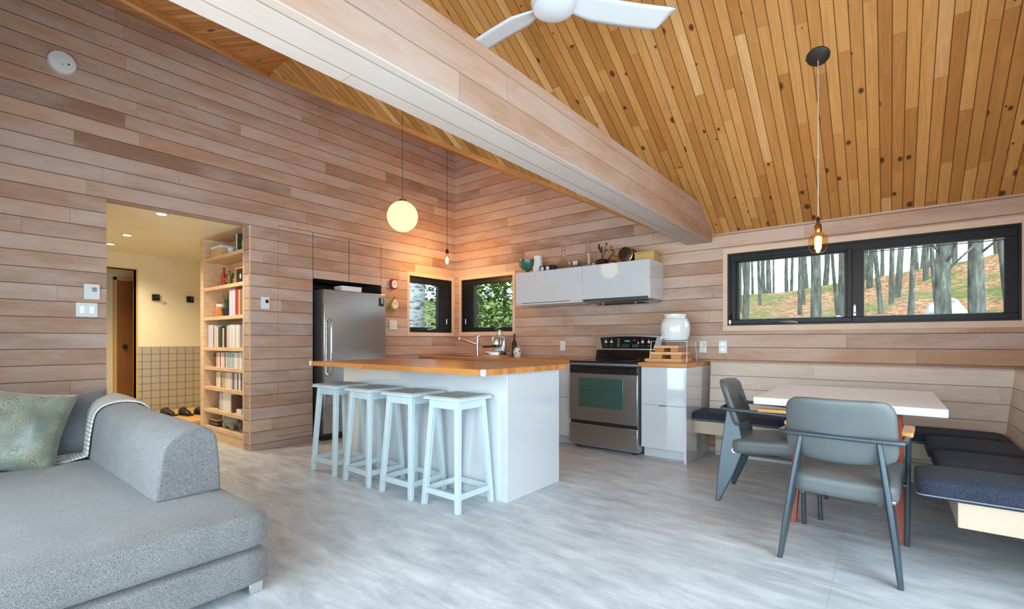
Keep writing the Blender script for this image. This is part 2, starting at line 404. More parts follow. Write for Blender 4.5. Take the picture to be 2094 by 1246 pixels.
def rbox(x0, x1, y0, y1, z0, z1, r=.04, puff=0.0, n=8, wob=0.0, seed=0):
    """soft upholstered block: subdivided box with rounded edges and slightly crowned faces"""
    b = MB(); cx, cy, cz = (x0+x1)/2, (y0+y1)/2, (z0+z1)/2; hx, hy, hz = (x1-x0)/2, (y1-y0)/2, (z1-z0)/2
    bmesh.ops.create_cube(b.bm, size=2)
    bmesh.ops.subdivide_edges(b.bm, edges=b.bm.edges, cuts=n, use_grid_fill=True)
    for v in b.bm.verts:
        p = v.co
        q = Vector((p.x*hx, p.y*hy, p.z*hz))
        i = Vector((max(-hx+r, min(hx-r, q.x)), max(-hy+r, min(hy-r, q.y)), max(-hz+r, min(hz-r, q.z))))
        d = q-i
        if d.length > 1e-6: q = i+d.normalized()*r
        # crown
        k = (1-min(1, abs(q.x)/hx)**2)*(1-min(1, abs(q.y)/hy)**2)
        if p.z > .9: q.z += puff*k
        if wob: 
            nn = noise.noise(Vector((q.x*3+seed, q.y*3, q.z*3)))*wob; q += q.normalized()*nn
        v.co = q+Vector((cx, cy, cz))
    return b

# ================================================================= structure
def wall_boxes(b, axis, t0, t1, a0, a1, z0, z1, holes):
    """axis 'x': wall plane at x in [t0,t1], runs along y in [a0,a1]; holes (a0,a1,z0,z1)"""
    A = sorted({a0, a1, *[h[0] for h in holes], *[h[1] for h in holes]}); Z = sorted({z0, z1, *[h[2] for h in holes], *[h[3] for h in holes]})
    for i in range(len(A)-1):
        run = None
        for j in range(len(Z)-1):
            ca, cz = (A[i]+A[i+1])/2, (Z[j]+Z[j+1])/2
            solid = not any(h[0] < ca < h[1] and h[2] < cz < h[3] for h in holes)
            if solid:
                if run is None: run = Z[j]
            if (not solid or j == len(Z)-2) and run is not None:
                zt = Z[j+1] if solid else Z[j]
                if axis == 'x': b.box(t0, t1, A[i], A[i+1], run, zt)
                else: b.box(A[i], A[i+1], t0, t1, run, zt)
                run = None
    return b
T = .16
RZ, RY, ZE = 3.862, 2.27, 2.2     # ridge height / position, eave height
def struct(o): o['kind'] = 'structure'; return o
struct(bx(-9.2, XR+.2, YF-.2, YB+T, -.1, 0).build('floor', 'floor'))
struct(wall_boxes(MB(), 'x', XL-.12, XL, YF-T, YB+T, 0, 3.93, [(1.0, 2.12, 0, 2.295), (2.414, 3.727, 0, 2.35), (4.155, 5.01, 1.215, 2.035)]).build('wall_left', 'wall'))
b = wall_boxes(MB(), 'y', YB, YB+T, XL, XR+T, 0, ZE, [(-4.985, -3.965, 1.23, 2.04), (-1.287, .777, 1.25, 2.01)])
b.prism([(XL, YB, ZE), (-1.70, YB, ZE), (XL, YB, 3.907)], (0, T, 0))
struct(b.build('wall_back', 'wall'))
b = wall_boxes(MB(), 'x', XR, XR+T, YF-T, YB, 0, ZE, [(-.35, 2.75, .18, 2.14)])
b.prism([(XR, YF, ZE), (XR, YB, ZE), (XR, RY, RZ)], (T, 0, 0)); struct(b.build('wall_right', 'wall'))
b = wall_boxes(MB(), 'y', YF-T, YF, XL, XR+T, 0, ZE, [(-3.4, .7, .08, 2.12)])
b.prism([(XL, YF-T, ZE), (-1.70, YF-T, ZE), (XL, YF-T, 3.907)], (0, T, 0)); struct(b.build('wall_front', 'wall'))
# roof planes (given a thickness upwards)
VA, VB, VC = (-5.0, RY, RZ), (-1.70, YB, ZE), (-1.70, YF, ZE)
b = MB().prism([VA, VB, (XR+T, YB, ZE), (XR+T, RY, RZ)], (0, 0, .12)); struct(b.build('ceiling_back_slope', 'ceil'))
b = MB().prism([VA, (XR+T, RY, RZ), (XR+T, YF, ZE), VC], (0, 0, .12)); struct(b.build('ceiling_front_slope', 'ceil'))
b = MB(); b.prism([(XL, YF, 3.907), VC, VA, (XL, RY, 3.907)], (0, 0, .12)); b.prism([(XL, RY, 3.907), VA, VB, (XL, YB, 3.907)], (0, 0, .12))
struct(b.build('ceiling_cross', 'ceil_cross'))
# valley trim boards
b = MB()
for A_, B_ in ((VA, VB), (VA, VC)):
    a, c = Vector(A_), Vector(B_); d = (c-a).normalized(); side = d.cross(Vector((0, 0, 1))).normalized()
    b.hexa([tuple(a+side*s1+Vector((0, 0, -.028))) for s1 in (-.02, .02)]+[tuple(c+side*s1+Vector((0, 0, -.028))) for s1 in (.02, -.02)],
           [tuple(a+side*s1+Vector((0, 0, .01))) for s1 in (-.02, .02)]+[tuple(c+side*s1+Vector((0, 0, .01))) for s1 in (.02, -.02)])
struct(b.build('trim_1', 'cedar'))
struct(bx(-1.66, -1.41, YF, YB, 2.12, 2.435).build('ceiling_beam', 'beam', bevel=.004))

# windows: frame + sashes + panes; 'y' facing windows lie in the back wall
def window(name, axis, w0, lo, hi, z0, z1, sashes, inset=.03, casing=.042, depth=.075, gaskets=True):
    """sashes: list of (a0,a1, frame width left, right) glass openings (a0,a1,z0,z1)"""
    root = bpy.data.objects.new(name, None); COL.objects.link(root); root['kind'] = 'structure'
    sg = 1 if axis == 'y' else -1
    def B(mb, a0, a1, d0, d1, c0, c1):
        lo_, hi_ = sorted((w0+sg*d0, w0+sg*d1))
        if axis == 'y': mb.box(a0, a1, lo_, hi_, c0, c1)
        else: mb.box(lo_, hi_, a0, a1, c0, c1)
    b = MB(); c = casing
    for (a0, a1, c0, c1) in ((lo-c, hi+c, z1, z1+c+.01), (lo-c, hi+c, z0-c-.01, z0), (lo-c, lo, z0, z1), (hi, hi+c, z0, z1)): B(b, a0, a1, -.006, .10, c0, c1)
    b.build('window_casing', 'casing_wood', root, bevel=.002)
    f = MB(); A = [lo]+[q for s in sashes for q in s[:2]]+[hi]; zz0, zz1 = sashes[0][2], sashes[0][3]
    B(f, lo, hi, inset, inset+depth, z0, zz0); B(f, lo, hi, inset, inset+depth, zz1, z1)
    for i in range(0, len(A), 2): B(f, A[i], A[i+1], inset, inset+depth, zz0, zz1)
    # outer step of the frame, nearer to the room
    st = .018
    B(f, lo, hi, inset-.015, inset, z0, z0+st); B(f, lo, hi, inset-.015, inset, z1-st, z1); B(f, lo, lo+st, inset-.015, inset, z0+st, z1-st); B(f, hi-st, hi, inset-.015, inset, z0+st, z1-st)
    f.build('window_frame', 'black_frame', root, bevel=.002)
    for (a0, a1, c0, c1) in sashes:
        p = MB(); B(p, a0-.005, a1+.005, inset+.03, inset+.036, c0-.005, c1+.005); p.build('window_pane', 'pane', root)
        g = MB(); t = .006
        for q in ((a0, a1, c0, c0+t), (a0, a1, c1-t, c1), (a0, a0+t, c0, c1), (a1-t, a1, c0, c1)): B(g, q[0], q[1], inset+.012, inset+.03, q[2], q[3])
        g.build('glazing_bead', 'black', root)
    return root, B
M['casing_wood'] = simple('pale_casing_wood', lin(212,184,160), .55, var=.08, vscale=4)
wr, B = window('window_1', 'y', YB, -1.265, .757, 1.272, 1.985, [(-1.172, -.308, 1.33, 1.90), (-.178, .675, 1.33, 1.885)])
b = MB(); B(b, -1.225, -.255, .004, .03, 1.29, 1.325); B(b, -.29, -.255, .004, .03, 1.325, 1.92); B(b, -1.225, -.29, .004, .03, 1.905, 1.925); B(b, -1.225, -1.19, .004, .03, 1.325, 1.905); b.build('sash_frame', 'black_frame', wr, bevel=.003)
b = MB(); b.tube([(-.80, YB+.0, 1.30), (-.72, YB-.02, 1.297), (-.66, YB-.025, 1.293)], .007, 8); b.tube([(-.66, YB-.025, 1.30), (-.66, YB-.03, 1.285)], .01, 8); b.build('crank_handle', 'silver', wr, smooth=True)
b = MB(); b.box(-.245, -.228, YB+.004, YB+.03, 1.34, 1.42); b.tube([(-.236, YB+.005, 1.36), (-.236, YB-.02, 1.37), (-.236, YB-.02, 1.43)], .006, 8); b.build('window_latch', 'silver', wr, smooth=True)
wr, B = window('window_2', 'x', XL, 4.18, 4.985, 1.24, 2.01, [(4.20, 4.75, 1.305, 1.925)])
b = MB(); b.tube([(XL+.0, 4.5, 1.28), (XL+.03, 4.55, 1.285), (XL+.035, 4.62, 1.30)], .007, 8); b.build('crank_handle', 'silver', wr, smooth=True)
b = MB(); b.tube([(XL-.02, 4.86, 1.36), (XL+.01, 4.86, 1.37), (XL+.01, 4.86, 1.44)], .006, 8); b.build('window_latch', 'silver', wr, smooth=True)
wr, B = window('window_3', 'y', YB, -4.965, -3.99, 1.25, 2.015, [(-4.745, -4.02, 1.31, 1.94)])
b = MB(); b.tube([(-4.30, YB, 1.285), (-4.24, YB-.025, 1.30), (-4.18, YB-.03, 1.31)], .007, 8); b.build('crank_handle', 'silver', wr, smooth=True)
b = MB(); b.tube([(-4.86, YB+.02, 1.36), (-4.86, YB-.01, 1.37), (-4.86, YB-.01, 1.44)], .006, 8); b.build('window_latch', 'silver', wr, smooth=True)
# glazed front wall (behind the camera) and side window
root = bpy.data.objects.new('window_4', None); COL.objects.link(root); root['kind'] = 'structure'
b = MB(); xs = [-3.4+i*4.1/4 for i in range(5)]
for x in xs: b.box(max(-3.4, x-.04), min(.7, x+.04), YF-.11, YF-.05, .08, 2.12)
b.box(-3.4, .7, YF-.11, YF-.05, .08, .16); b.box(-3.4, .7, YF-.11, YF-.05, 2.04, 2.12); b.build('window_frame', 'black_frame', root)
bx(-3.4, .7, YF-.083, YF-.077, .16, 2.04).build('window_pane', 'pane', root)
root = bpy.data.objects.new('window_5', None); COL.objects.link(root); root['kind'] = 'structure'
b = MB()
for y in (-.35, 1.17, 2.69): b.box(XR+.05, XR+.11, y, y+.06, .18, 2.14)
b.box(XR+.05, XR+.11, -.29, 2.69, .18, .25); b.box(XR+.05, XR+.11, -.29, 2.69, 2.07, 2.14); b.build('window_frame', 'black_frame', root)
bx(XR+.077, XR+.083, -.29, 2.69, .25, 2.07).build('window_pane', 'pane', root)

t = thing('bottle', (-1.243, YB+.012, 1.272), 'small black bottle standing on the sill at the left end of the wide window', 'bottle')
MB().lathe([(0,0),(.017,0),(.017,.075),(.007,.095),(.007,.12),(0,.12)], seg=16).build('bottle_body', 'black_gloss', t, smooth=True)
MB().lathe([(0,.12),(.009,.12),(.009,.135),(0,.135)], seg=12).build('cap', 'black', t, smooth=True); MB().lathe([(.0172,.02),(.0176,.02),(.0176,.055),(.0172,.055)], seg=16, cap=False).build('bottle_label', 'silver', t, smooth=True)
# ---------------------------------------------------------------- hallway beyond the opening
struct(bx(-9.2, XL-.12, .3, 3.2, 2.33, 2.43).build('ceiling_hall', 'plaster'))
XH = -8.2
b = wall_boxes(MB(), 'x', XH-.12, XH, .3, 3.2, 0, 2.33, [(1.25, 1.93, 0, 2.11)]); struct(b.build('wall_hall', 'plaster'))
struct(bx(-9.2, XL-.12, .2, .3, 0, 2.33).build('wall_hall_side', 'plaster'))
struct(bx(-9.2, -6.40, 3.1, 3.2, 0, 2.33).build('wall_hall_end', 'plaster'))
struct(bx(-9.2, -9.1, .3, 3.2, 0, 2.33).build('wall_hall_rear', 'plaster'))
b = MB(); b.box(XH-.0, XH+.012, 1.945, 3.1, 0, 1.036); struct(b.build('trim_2', 'tile'))
b = MB(); b.box(XH-.14, XH+.008, 1.93, 1.948, 0, 2.11); b.box(XH-.14, XH+.006, 1.25, 1.948, 2.11, 2.122); struct(b.build('trim_3', 'door_case'))
# brown door seen through the far opening
dr = bpy.data.objects.new('door_1', None); COL.objects.link(dr); dr['kind'] = 'structure'
b = MB(); b.box(-9.10, -9.06, 1.90, 2.60, 0, 2.03); b.build('door_panel', 'brown_door', dr, bevel=.004)
b = MB(); b.box(-9.10, -9.04, 1.86, 1.90, 0, 2.08); b.box(-9.10, -9.04, 2.60, 2.66, 0, 2.08); b.box(-9.10, -9.04, 1.86, 2.66, 2.03, 2.08); b.build('door_frame', 'door_case', dr, bevel=.004)
b = MB(); b.lathe([(.0, -.03), (.028, -.028), (.032, 0), (.02, .03), (.01, .04), (.01, .06)], m=Matrix.Translation((-9.02, 1.99, 1.04)) @ Matrix.Rotation(PI/2, 4, 'Y')); b.build('door_knob', 'dark', dr, smooth=True)
for i, (x, y) in enumerate(((-5.40, 1.465), (-6.776, 1.513), (-7.564, 1.525))):
    t = thing('recessed_light', (x, y, 2.33), ('round recessed downlight in the hallway ceiling, nearest to the room', 'middle one of the three hallway ceiling downlights', 'farthest of the three hallway ceiling downlights, beside the wall edge')[i], 'light', 'hallway downlights')
    MB().lathe([(.038, 0), (.058, 0), (.06, -.004), (.058, -.01), (.04, -.012), (.038, -.004)], seg=28, cap=False).build('trim_ring', 'white', t, smooth=True)
    MB().lathe([(0, -.004), (.038, -.004), (.038, -.001), (0, -.001)], seg=24).build('lamp_lens', 'downlight', t, smooth=True)
    ld = bpy.data.lights.new('downlight_lamp', 'SPOT'); ld.energy = 78; ld.color = (1, .88, .68); ld.spot_size = 2.5; ld.spot_blend = .8; ld.shadow_soft_size = .04
    lo = bpy.data.objects.new('downlight_lamp', ld); COL.objects.link(lo); lo.location = (0, 0, -.03); lo.parent = t
def hook(y, lab):
    t = thing('coat_hook', (XH, y, 1.74), lab, 'hook', 'hallway wall hooks')
    bx(0, .03, -.045, .045, -.045, .045).build('hook_plate', 'black', t, bevel=.004)
    MB().tube([(.03, 0, 0), (.08, 0, 0), (.10, 0, .02), (.10, 0, .04)], .012).build('hook_arm', 'black', t, smooth=True)
hook(2.153, 'black square wall hook in the hallway, the one nearer the doorway'); hook(2.577, 'black square wall hook in the hallway, the one nearer the bookcase')
t = thing('shoe_bench', (-7.3, 2.25, 0), 'low yellow wooden shoe platform on the hallway floor by the tiled wall', 'platform')
bx(-.85, .55, -.35, .75, .09, .13).build('platform_top', 'door_case', t, bevel=.004)
bx(-.83, .53, -.33, .73, 0, .09).build('platform_base', 'ply', t)
def shoe(x, y, rz, m, lab, grp='shoes on the hallway platform'):
    t = thing('shoe', (x, y, .13), lab, 'shoe', grp, rz)
    b = MB()
    def fn(u, v):
        a = 2*PI*v; L = (u-.5)*.28; w = .048*(1-.35*abs(2*u-1)**3)*(1 if u > .45 else .85); hh = .05+(.05 if u < .45 else .05*(1-u))*1.0
        return (L, w*math.cos(a)*(math.sin(PI*min(1, max(.02, u)))**.35), .012+max(0, hh*(.5+.5*math.sin(a)))*(math.sin(PI*min(1, max(.03, u)))**.3))
    b.grid(fn, 14, 14); b.build('shoe_upper', m, t, smooth='all')
    MB().box(-.14, .14, -.042, .042, 0, .014).build('sole', 'dark', t, bevel=.01)
shoe(-7.5, 2.10, .3, 'dark_leather', 'dark brown shoe on the hallway platform, left end'); shoe(-7.35, 2.25, .2, 'black', 'black shoe second from left on the hallway platform')
shoe(-7.25, 2.42, .35, 'dark_leather', 'brown shoe in the middle of the hallway platform'); shoe(-7.2, 2.56, .3, 'stone', 'grey sneaker on the hallway platform')
shoe(-7.3, 2.72, -.2, 'black', 'black shoe at the right end of the hallway platform')

# ================================================================= built-in bookcase
bc = thing('bookcase', (0, 0, 0), 'built-in light wood bookcase of eight shelves beside the hallway opening', 'bookcase')
BX0, BX1, BY0, BY1 = -6.30, -5.24, 2.12, 2.39
b = MB(); b.box(-6.40, BX0, BY0, BY1, 0, 2.33); b.box(BX1, XL-.121, BY0+.001, BY1, 0, 2.33); b.box(BX0, BX1, BY0, BY1, 2.315, 2.33); b.build('side_panel', 'shelf', bc, bevel=.002)
bx(-6.40, XL-.121, BY1, BY1+.012, 0, 2.33).build('back_panel', 'shelf', bc)
bx(BX0, BX1, BY0+.01, BY1, 0, .10).build('plinth', 'shelf', bc)
SH = [2.079, 1.738, 1.396, 1.049, .825, .595, .338, .14]
for z in SH: bx(BX0, BX1, BY0+.004, BY1, z-.038, z).build('shelf', 'shelf', bc, bevel=.002)
# wall end cap board beside the bookcase
struct(bx(XL-.12, XL+.0005, 2.121, 2.136, 0, 2.295).build('trim_4', 'shelf'))

ORD = ['first','second','third','fourth','fifth','sixth','seventh','eighth','ninth','tenth','eleventh','twelfth','thirteenth','fourteenth','fifteenth','sixteenth','seventeenth','eighteenth','nineteenth','twentieth']
def ordn(i):
    if i < 20: return ORD[i]
    tens = {20: 'twenty', 30: 'thirty', 40: 'forty', 50: 'fifty', 60: 'sixty', 70: 'seventy'}; q, r = divmod(i+1, 10)
    return (tens[q*10]+'-'+ORD[r-1]) if r else {2: 'twentieth', 3: 'thirtieth', 4: 'fortieth', 5: 'fiftieth', 6: 'sixtieth', 7: 'seventieth'}[q]
BC = {'white': (224,220,214), 'cream': (218,204,176), 'dark green': (52,72,60), 'black': (34,34,38), 'red': (168,44,46), 'pale blue': (160,184,196), 'grey': (140,142,144), 'teal': (92,140,124), 'brown': (110,76,56), 'lavender': (196,190,206), 'dark blue': (44,58,88), 'magenta': (160,60,100), 'tan': (190,160,116), 'pale grey': (196,198,198)}
def book(x, z, w, hgt, dep, colr, lab, grp, lean=0, y=BY0+.04):
    t = thing('book', (x, y, z), lab, 'book', grp, 0)
    t.rotation_euler = (0, lean, 0)
    m = mat('book_'+colr.replace(' ', '_'), lin(*BC[colr]), .6)
    b = MB(); b.box(0, w, 0, .004, 0, hgt); b.box(0, .003, 0, dep, 0, hgt); b.box(w-.003, w, 0, dep, 0, hgt); b.build('cover', m, t, bevel=.001)
    bx(.003, w-.003, .004, dep-.005, .003, hgt-.003).build('pages', mat('book_paper', lin(232,226,210), .8), t)
    return t
def book_row(si, x0, specs, hmax, label_shelf):
    x = x0
    for i, (c, w, hf) in enumerate(specs):
        book(x, SH[si]+.0005, w, hmax*hf, .17, c, f'{c} book, {ordn(i)} from the left on the {label_shelf}', f'books on the {label_shelf}'); x += w+.0012
book_row(3, -6.28, [('lavender', .16, 1.0), ('magenta', .028, .86), ('white', .04, .95)], .26, 'fourth shelf of the bookcase')
x_ = -6.03
row = [('cream', .05, .9), ('dark green', .07, .92), ('black', .05, .96), ('white', .03, .86), ('red', .02, .88), ('black', .06, .98), ('pale grey', .035, .96), ('lavender', .05, .98), ('white', .035, 1.0), ('cream', .03, .97), ('white', .05, .99), ('lavender', .04, .95), ('white', .055, .98), ('pale grey', .04, .96)]
x = x_
for i, (c, w, hf) in enumerate(row): book(x, SH[3]+.0005, w, .25*hf, .17, c, f'{c} book, {ordn(i+3)} from the left on the fourth shelf of the bookcase', 'books on the fourth shelf of the bookcase'); x += w+.0012
book_row(4, -6.12, [('brown', .04, .9), ('black', .03, .88), ('tan', .05, .93), ('white', .03, .95), ('cream', .035, .9), ('red', .022, .86), ('white', .06, .94), ('cream', .045, .95), ('brown', .02, .9), ('pale grey', .05, .98), ('pale blue', .07, .97), ('pale grey', .045, .95), ('pale blue', .06, .99), ('white', .08, .97), ('pale grey', .05, .98), ('white', .06, 1.0), ('pale blue', .05, .98)], .175, 'fifth shelf of the bookcase')
book_row(5, -6.04, [('cream', .06, .92), ('white', .07, .95), ('black', .018, .9), ('tan', .09, .93), ('cream', .07, .95), ('white', .08, .97), ('pale grey', .05, .95), ('magenta', .04, .96), ('pale blue', .03, .95), ('white', .05, .97), ('black', .025, .93), ('white', .06, .98), ('dark green', .03, .96), ('pale grey', .05, .97)], .185, 'sixth shelf of the bookcase')
book_row(6, -5.98, [('brown', .03, .93), ('pale grey', .045, .95), ('lavender', .05, .96), ('white', .22, 1.0), ('brown', .035, .9)], .21, 'seventh shelf of the bookcase')
book_row(2, -5.68, [('lavender', .16, .99), ('red', .075, 1.0), ('tan', .05, .93), ('red', .02, .95), ('teal', .04, .97), ('cream', .02, .9), ('teal', .06, 1.0)], .295, 'third shelf of the bookcase')
book_row(0, -5.50, [('white', .03, 1.0), ('dark green', .025, 1.0)], .19, 'top shelf of the bookcase')
YS = BY0+.1
def onshelf(name, x, si, lab, cat, y=YS, grp=None, dz=0): return thing(name, (x, y, SH[si]+dz), lab, cat, grp)
t = onshelf('storage_box', -6.05, 0, 'cream lidded box on the top shelf of the bookcase', 'box'); bx(-.14, .14, -.06, .1, 0, .10).build('box_body', 'wood_light', t, bevel=.004); bx(-.145, .145, -.065, .105, .10, .13).build('box_lid', 'white', t, bevel=.004)
t = onshelf('cup', -5.78, 0, 'small white cup beside the lidded box on the top shelf', 'cup'); MB().lathe([(0,0),(.028,0),(.036,.08),(.033,.08),(.026,.006),(0,.006)]).build('cup_body', 'white', t, smooth=True)
t = onshelf('teapot', -5.36, 0, 'silver teapot at the right end of the top shelf', 'teapot')
MB().lathe([(0,0),(.04,0),(.055,.03),(.058,.08),(.045,.13),(.02,.15),(0,.16)]).build('pot_body', 'silver', t, smooth=True); MB().tube([(.05,0,.05),(.085,0,.08),(.09,0,.13)], .009).build('spout', 'silver', t, smooth=True); MB().tube([(-.05,0,.12),(-.09,0,.11),(-.09,0,.05),(-.052,0,.04)], .006).build('pot_handle', 'dark', t, smooth=True)
def bottle(name, x, si, r, hgt, m, lab, y=YS, dz=0, neck=.35):
    t = onshelf(name, x, si, lab, 'bottle', y, None, dz)
    MB().lathe([(0,0),(r,0),(r,hgt*.6),(r*neck,hgt*.78),(r*neck,hgt*.95),(0,hgt*.95)], seg=16).build('bottle_body', m, t, smooth=True)
    MB().lathe([(0,hgt*.95),(r*neck*1.15,hgt*.95),(r*neck*1.15,hgt),(0,hgt)], seg=12).build('cap', 'dark', t, smooth=True)
bottle('bottle', -5.98, 1, .028, .22, 'red', 'slim red bottle at the left of the second shelf')
bottle('bottle', -5.90, 1, .022, .13, 'clear', 'short clear bottle on the second shelf beside the red one')
bottle('bottle', -5.82, 1, .026, .17, mat('olive', lin(110,108,50), .3), 'olive green bottle on the second shelf of the bookcase')
bottle('bottle', -5.74, 1, .02, .14, 'dark', 'small dark bottle on the second shelf left of the picture')
bottle('bottle', -5.67, 1, .024, .12, mat('amberish', lin(180,120,60), .3), 'amber bottle on the second shelf touching the small picture')
t = onshelf('framed_picture', -5.50, 1, 'small dark framed photo leaning on the second shelf', 'picture', YS-.02)
b = MB(); b.box(-.12, .12, 0, .012, 0, .015); b.box(-.12, .12, 0, .012, .165, .18); b.box(-.12, -.105, 0, .012, .015, .165); b.box(.105, .12, 0, .012, .015, .165); b.build('picture_frame', 'wood_light', t)
bx(-.105, .105, .004, .010, .015, .165).build('picture_print', 'dark', t)
MB().sphere((0, .0035, .085), .022, 10, (1, .1, 1.3)).build('picture_figure', 'ceramic', t, smooth=True)
bx(-.125, .235, .03, .15, .185, .197).build('riser', 'wood_light', onshelf('wooden_riser', -5.50, 1, 'small wooden riser behind the framed photo carrying bottles', 'riser', YS)).parent
r_ = [o for o in bpy.data.objects if o.name.startswith('wooden_riser')][0]
for a in (-.12, .22): bx(a, a+.01, .04, .14, 0, .185).build('riser_leg', 'wood_light', r_)
for i, (x, m, hh) in enumerate(((-5.58, 'dark', .10), (-5.52, mat('book_dark_blue', lin(*BC['dark blue'])), .11), (-5.43, 'boxwood', .12), (-5.36, 'clear', .11), (-5.30, 'dark', .13))):
    bottle('bottle', x, 1, .02, hh, m, ('black bottle at the left end of the wooden riser', 'dark blue bottle second on the wooden riser', 'tan bottle in the middle of the wooden riser', 'clear bottle fourth on the wooden riser', 'black bottle at the right end of the wooden riser')[i], YS+.08, .197)
t = onshelf('potted_cactus', -5.88, 2, 'spiky green plant in a dark pot on the third shelf', 'plant')
MB().lathe([(0,0),(.045,0),(.06,.09),(.055,.09),(0,.08)]).build('pot', 'dark', t, smooth=True)
b = MB()
for i in range(14):
    a = i*2.4; L = .14+.09*rnd.random(); b.tube([(0,0,.08),(.03*math.cos(a),.03*math.sin(a),.08+L*.5),(.06*math.cos(a),.05*math.sin(a),.08+L)], .009, 6, .001)
b.build('leaves', 'leaf', t, smooth=True)
t = onshelf('jar', -6.08, 2, 'small orange jar at the left of the third shelf', 'jar'); MB().lathe([(0,0),(.05,0),(.055,.06),(.05,.10),(.04,.12),(0,.12)]).build('jar_body', 'terracotta', t, smooth=True); MB().lathe([(0,.12),(.042,.12),(.042,.15),(0,.155)]).build('jar_lid', 'ceramic', t, smooth=True)
t = onshelf('note_pad', -5.95, 6, 'stack of small pale blocks at the right of the seventh shelf', 'blocks'); t.location.x = -5.42
bx(-.10, .02, -.05, .04, 0, .05).build('block', 'ceramic', t, bevel=.004); bx(.03, .13, -.05, .04, 0, .065).build('block', 'stone', t, bevel=.004)
t = onshelf('stone_figurine', -5.75, 7, 'grey stone animal figurine on the bottom shelf', 'figurine')
b = MB(); b.sphere((0,0,.09), .085, 18, (1.5,.75,1.0)); b.sphere((-.12,-.01,.12), .06, 16, (.9,.8,1.1)); b.sphere((-.16,-.01,.08), .03, 12, (1.0,.8,1)); b.build('stone_body', 'stone', t, smooth='all')
b = MB(); 
for x, y in ((-.1,-.04),(-.1,.04),(.1,-.04),(.1,.04)): MB().lathe([(.02,0),(.024,.05),(.02,.08)], (x,y,0), 12).build('leg', 'stone', t, smooth='all')
t = onshelf('magazine_stack', -6.12, 7, 'stack of dark magazines at the left of the bottom shelf', 'magazines')
for i in range(4): bx(-.13+.004*i, .13-.005*i, -.06, .1, .02*i, .02*i+.018).build('magazine', ('dark','book_brown','dark','book_tan')[i] if i in (0,2) else mat(('','book_brown','','book_tan')[i], lin(*BC[('','brown','','tan')[i]])), t)
t = onshelf('small_camera', -5.36, 7, 'small dark camera shaped object at the right of the bottom shelf', 'object'); bx(-.05,.05,-.03,.03,0,.07).build('camera_body', 'dark', t, bevel=.005); MB().lathe([(.022,0),(.022,.03),(0,.03)], m=Matrix.Translation((0,-.03,.035)) @ Matrix.Rotation(PI/2,4,'X')).build('lens', 'black_gloss', t, smooth=True)

# ================================================================= fridge niche
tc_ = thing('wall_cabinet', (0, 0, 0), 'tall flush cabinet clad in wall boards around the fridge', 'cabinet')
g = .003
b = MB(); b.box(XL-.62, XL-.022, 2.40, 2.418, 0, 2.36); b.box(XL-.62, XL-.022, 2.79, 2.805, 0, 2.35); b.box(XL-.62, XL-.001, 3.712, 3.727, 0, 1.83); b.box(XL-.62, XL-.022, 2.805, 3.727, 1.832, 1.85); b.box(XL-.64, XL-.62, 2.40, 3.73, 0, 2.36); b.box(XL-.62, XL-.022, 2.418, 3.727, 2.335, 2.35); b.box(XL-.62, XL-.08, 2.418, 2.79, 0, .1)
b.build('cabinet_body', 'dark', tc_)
for y0, y1, z0, z1 in ((2.414, 2.805, .109, 2.345), (2.808, 3.262, 1.83, 2.345), (3.266, 3.724, 1.83, 2.345)):
    bx(XL-.02, XL, y0+g, y1-g, z0, z1).build('cabinet_door', 'wall', tc_, bevel=.0015)
bx(XL-.03, XL-.001, 2.414, 2.80, 0, .105).build('kick_board', 'wall', tc_)
fr = thing('refrigerator', (XL, 3.235, 0), 'stainless steel refrigerator in the wall niche left of the corner window', 'refrigerator')
FX = .17
bx(-.56, FX-.05, -.395, .43, .05, 1.70).build('fridge_body', mat('fridge_side', (.05,.05,.055), .4), fr, bevel=.004)
bx(FX-.045, FX, -.395, .43, .64, 1.70).build('upper_door', 'steel', fr, bevel=.008, seg=3)
bx(FX-.045, FX, -.395, .43, .08, .628).build('freezer_drawer', 'steel', fr, bevel=.008, seg=3)
b = MB(); b.tube([(FX, -.335, .74), (FX+.045, -.335, .76), (FX+.05, -.335, .8), (FX+.05, -.335, 1.30), (FX+.045, -.335, 1.34), (FX, -.335, 1.36)], .012, 10); b.build('door_handle', 'chrome', fr, smooth=True)
b = MB(); b.tube([(FX, -.33, .55), (FX+.045, -.32, .55), (FX+.045, .36, .55), (FX, .37, .55)], .011, 10); b.build('drawer_handle', 'chrome', fr, smooth=True)
bx(-.5, FX-.06, -.38, .41, 0, .05).build('fridge_base', 'black', fr)
t = thing('storage_box', (XL+.06, 3.21, 1.70), 'white cardboard box lying on top of the fridge', 'box'); bx(-.08, .08, -.13, .13, 0, .055).build('box_body', 'white', t, bevel=.003); bx(-.082, .082, -.132, .132, .045, .06).build('box_lid', 'ceramic', t, bevel=.002)
t = thing('fridge_magnet', (XL+FX, 3.60, 1.60), 'small black clip magnet on the upper right of the fridge door', 'magnet'); bx(0, .012, -.03, .03, -.05, .05).build('magnet_body', 'dark', t, bevel=.003); bx(.012, .018, -.012, .012, -.02, .045).build('clip', 'silver', t)

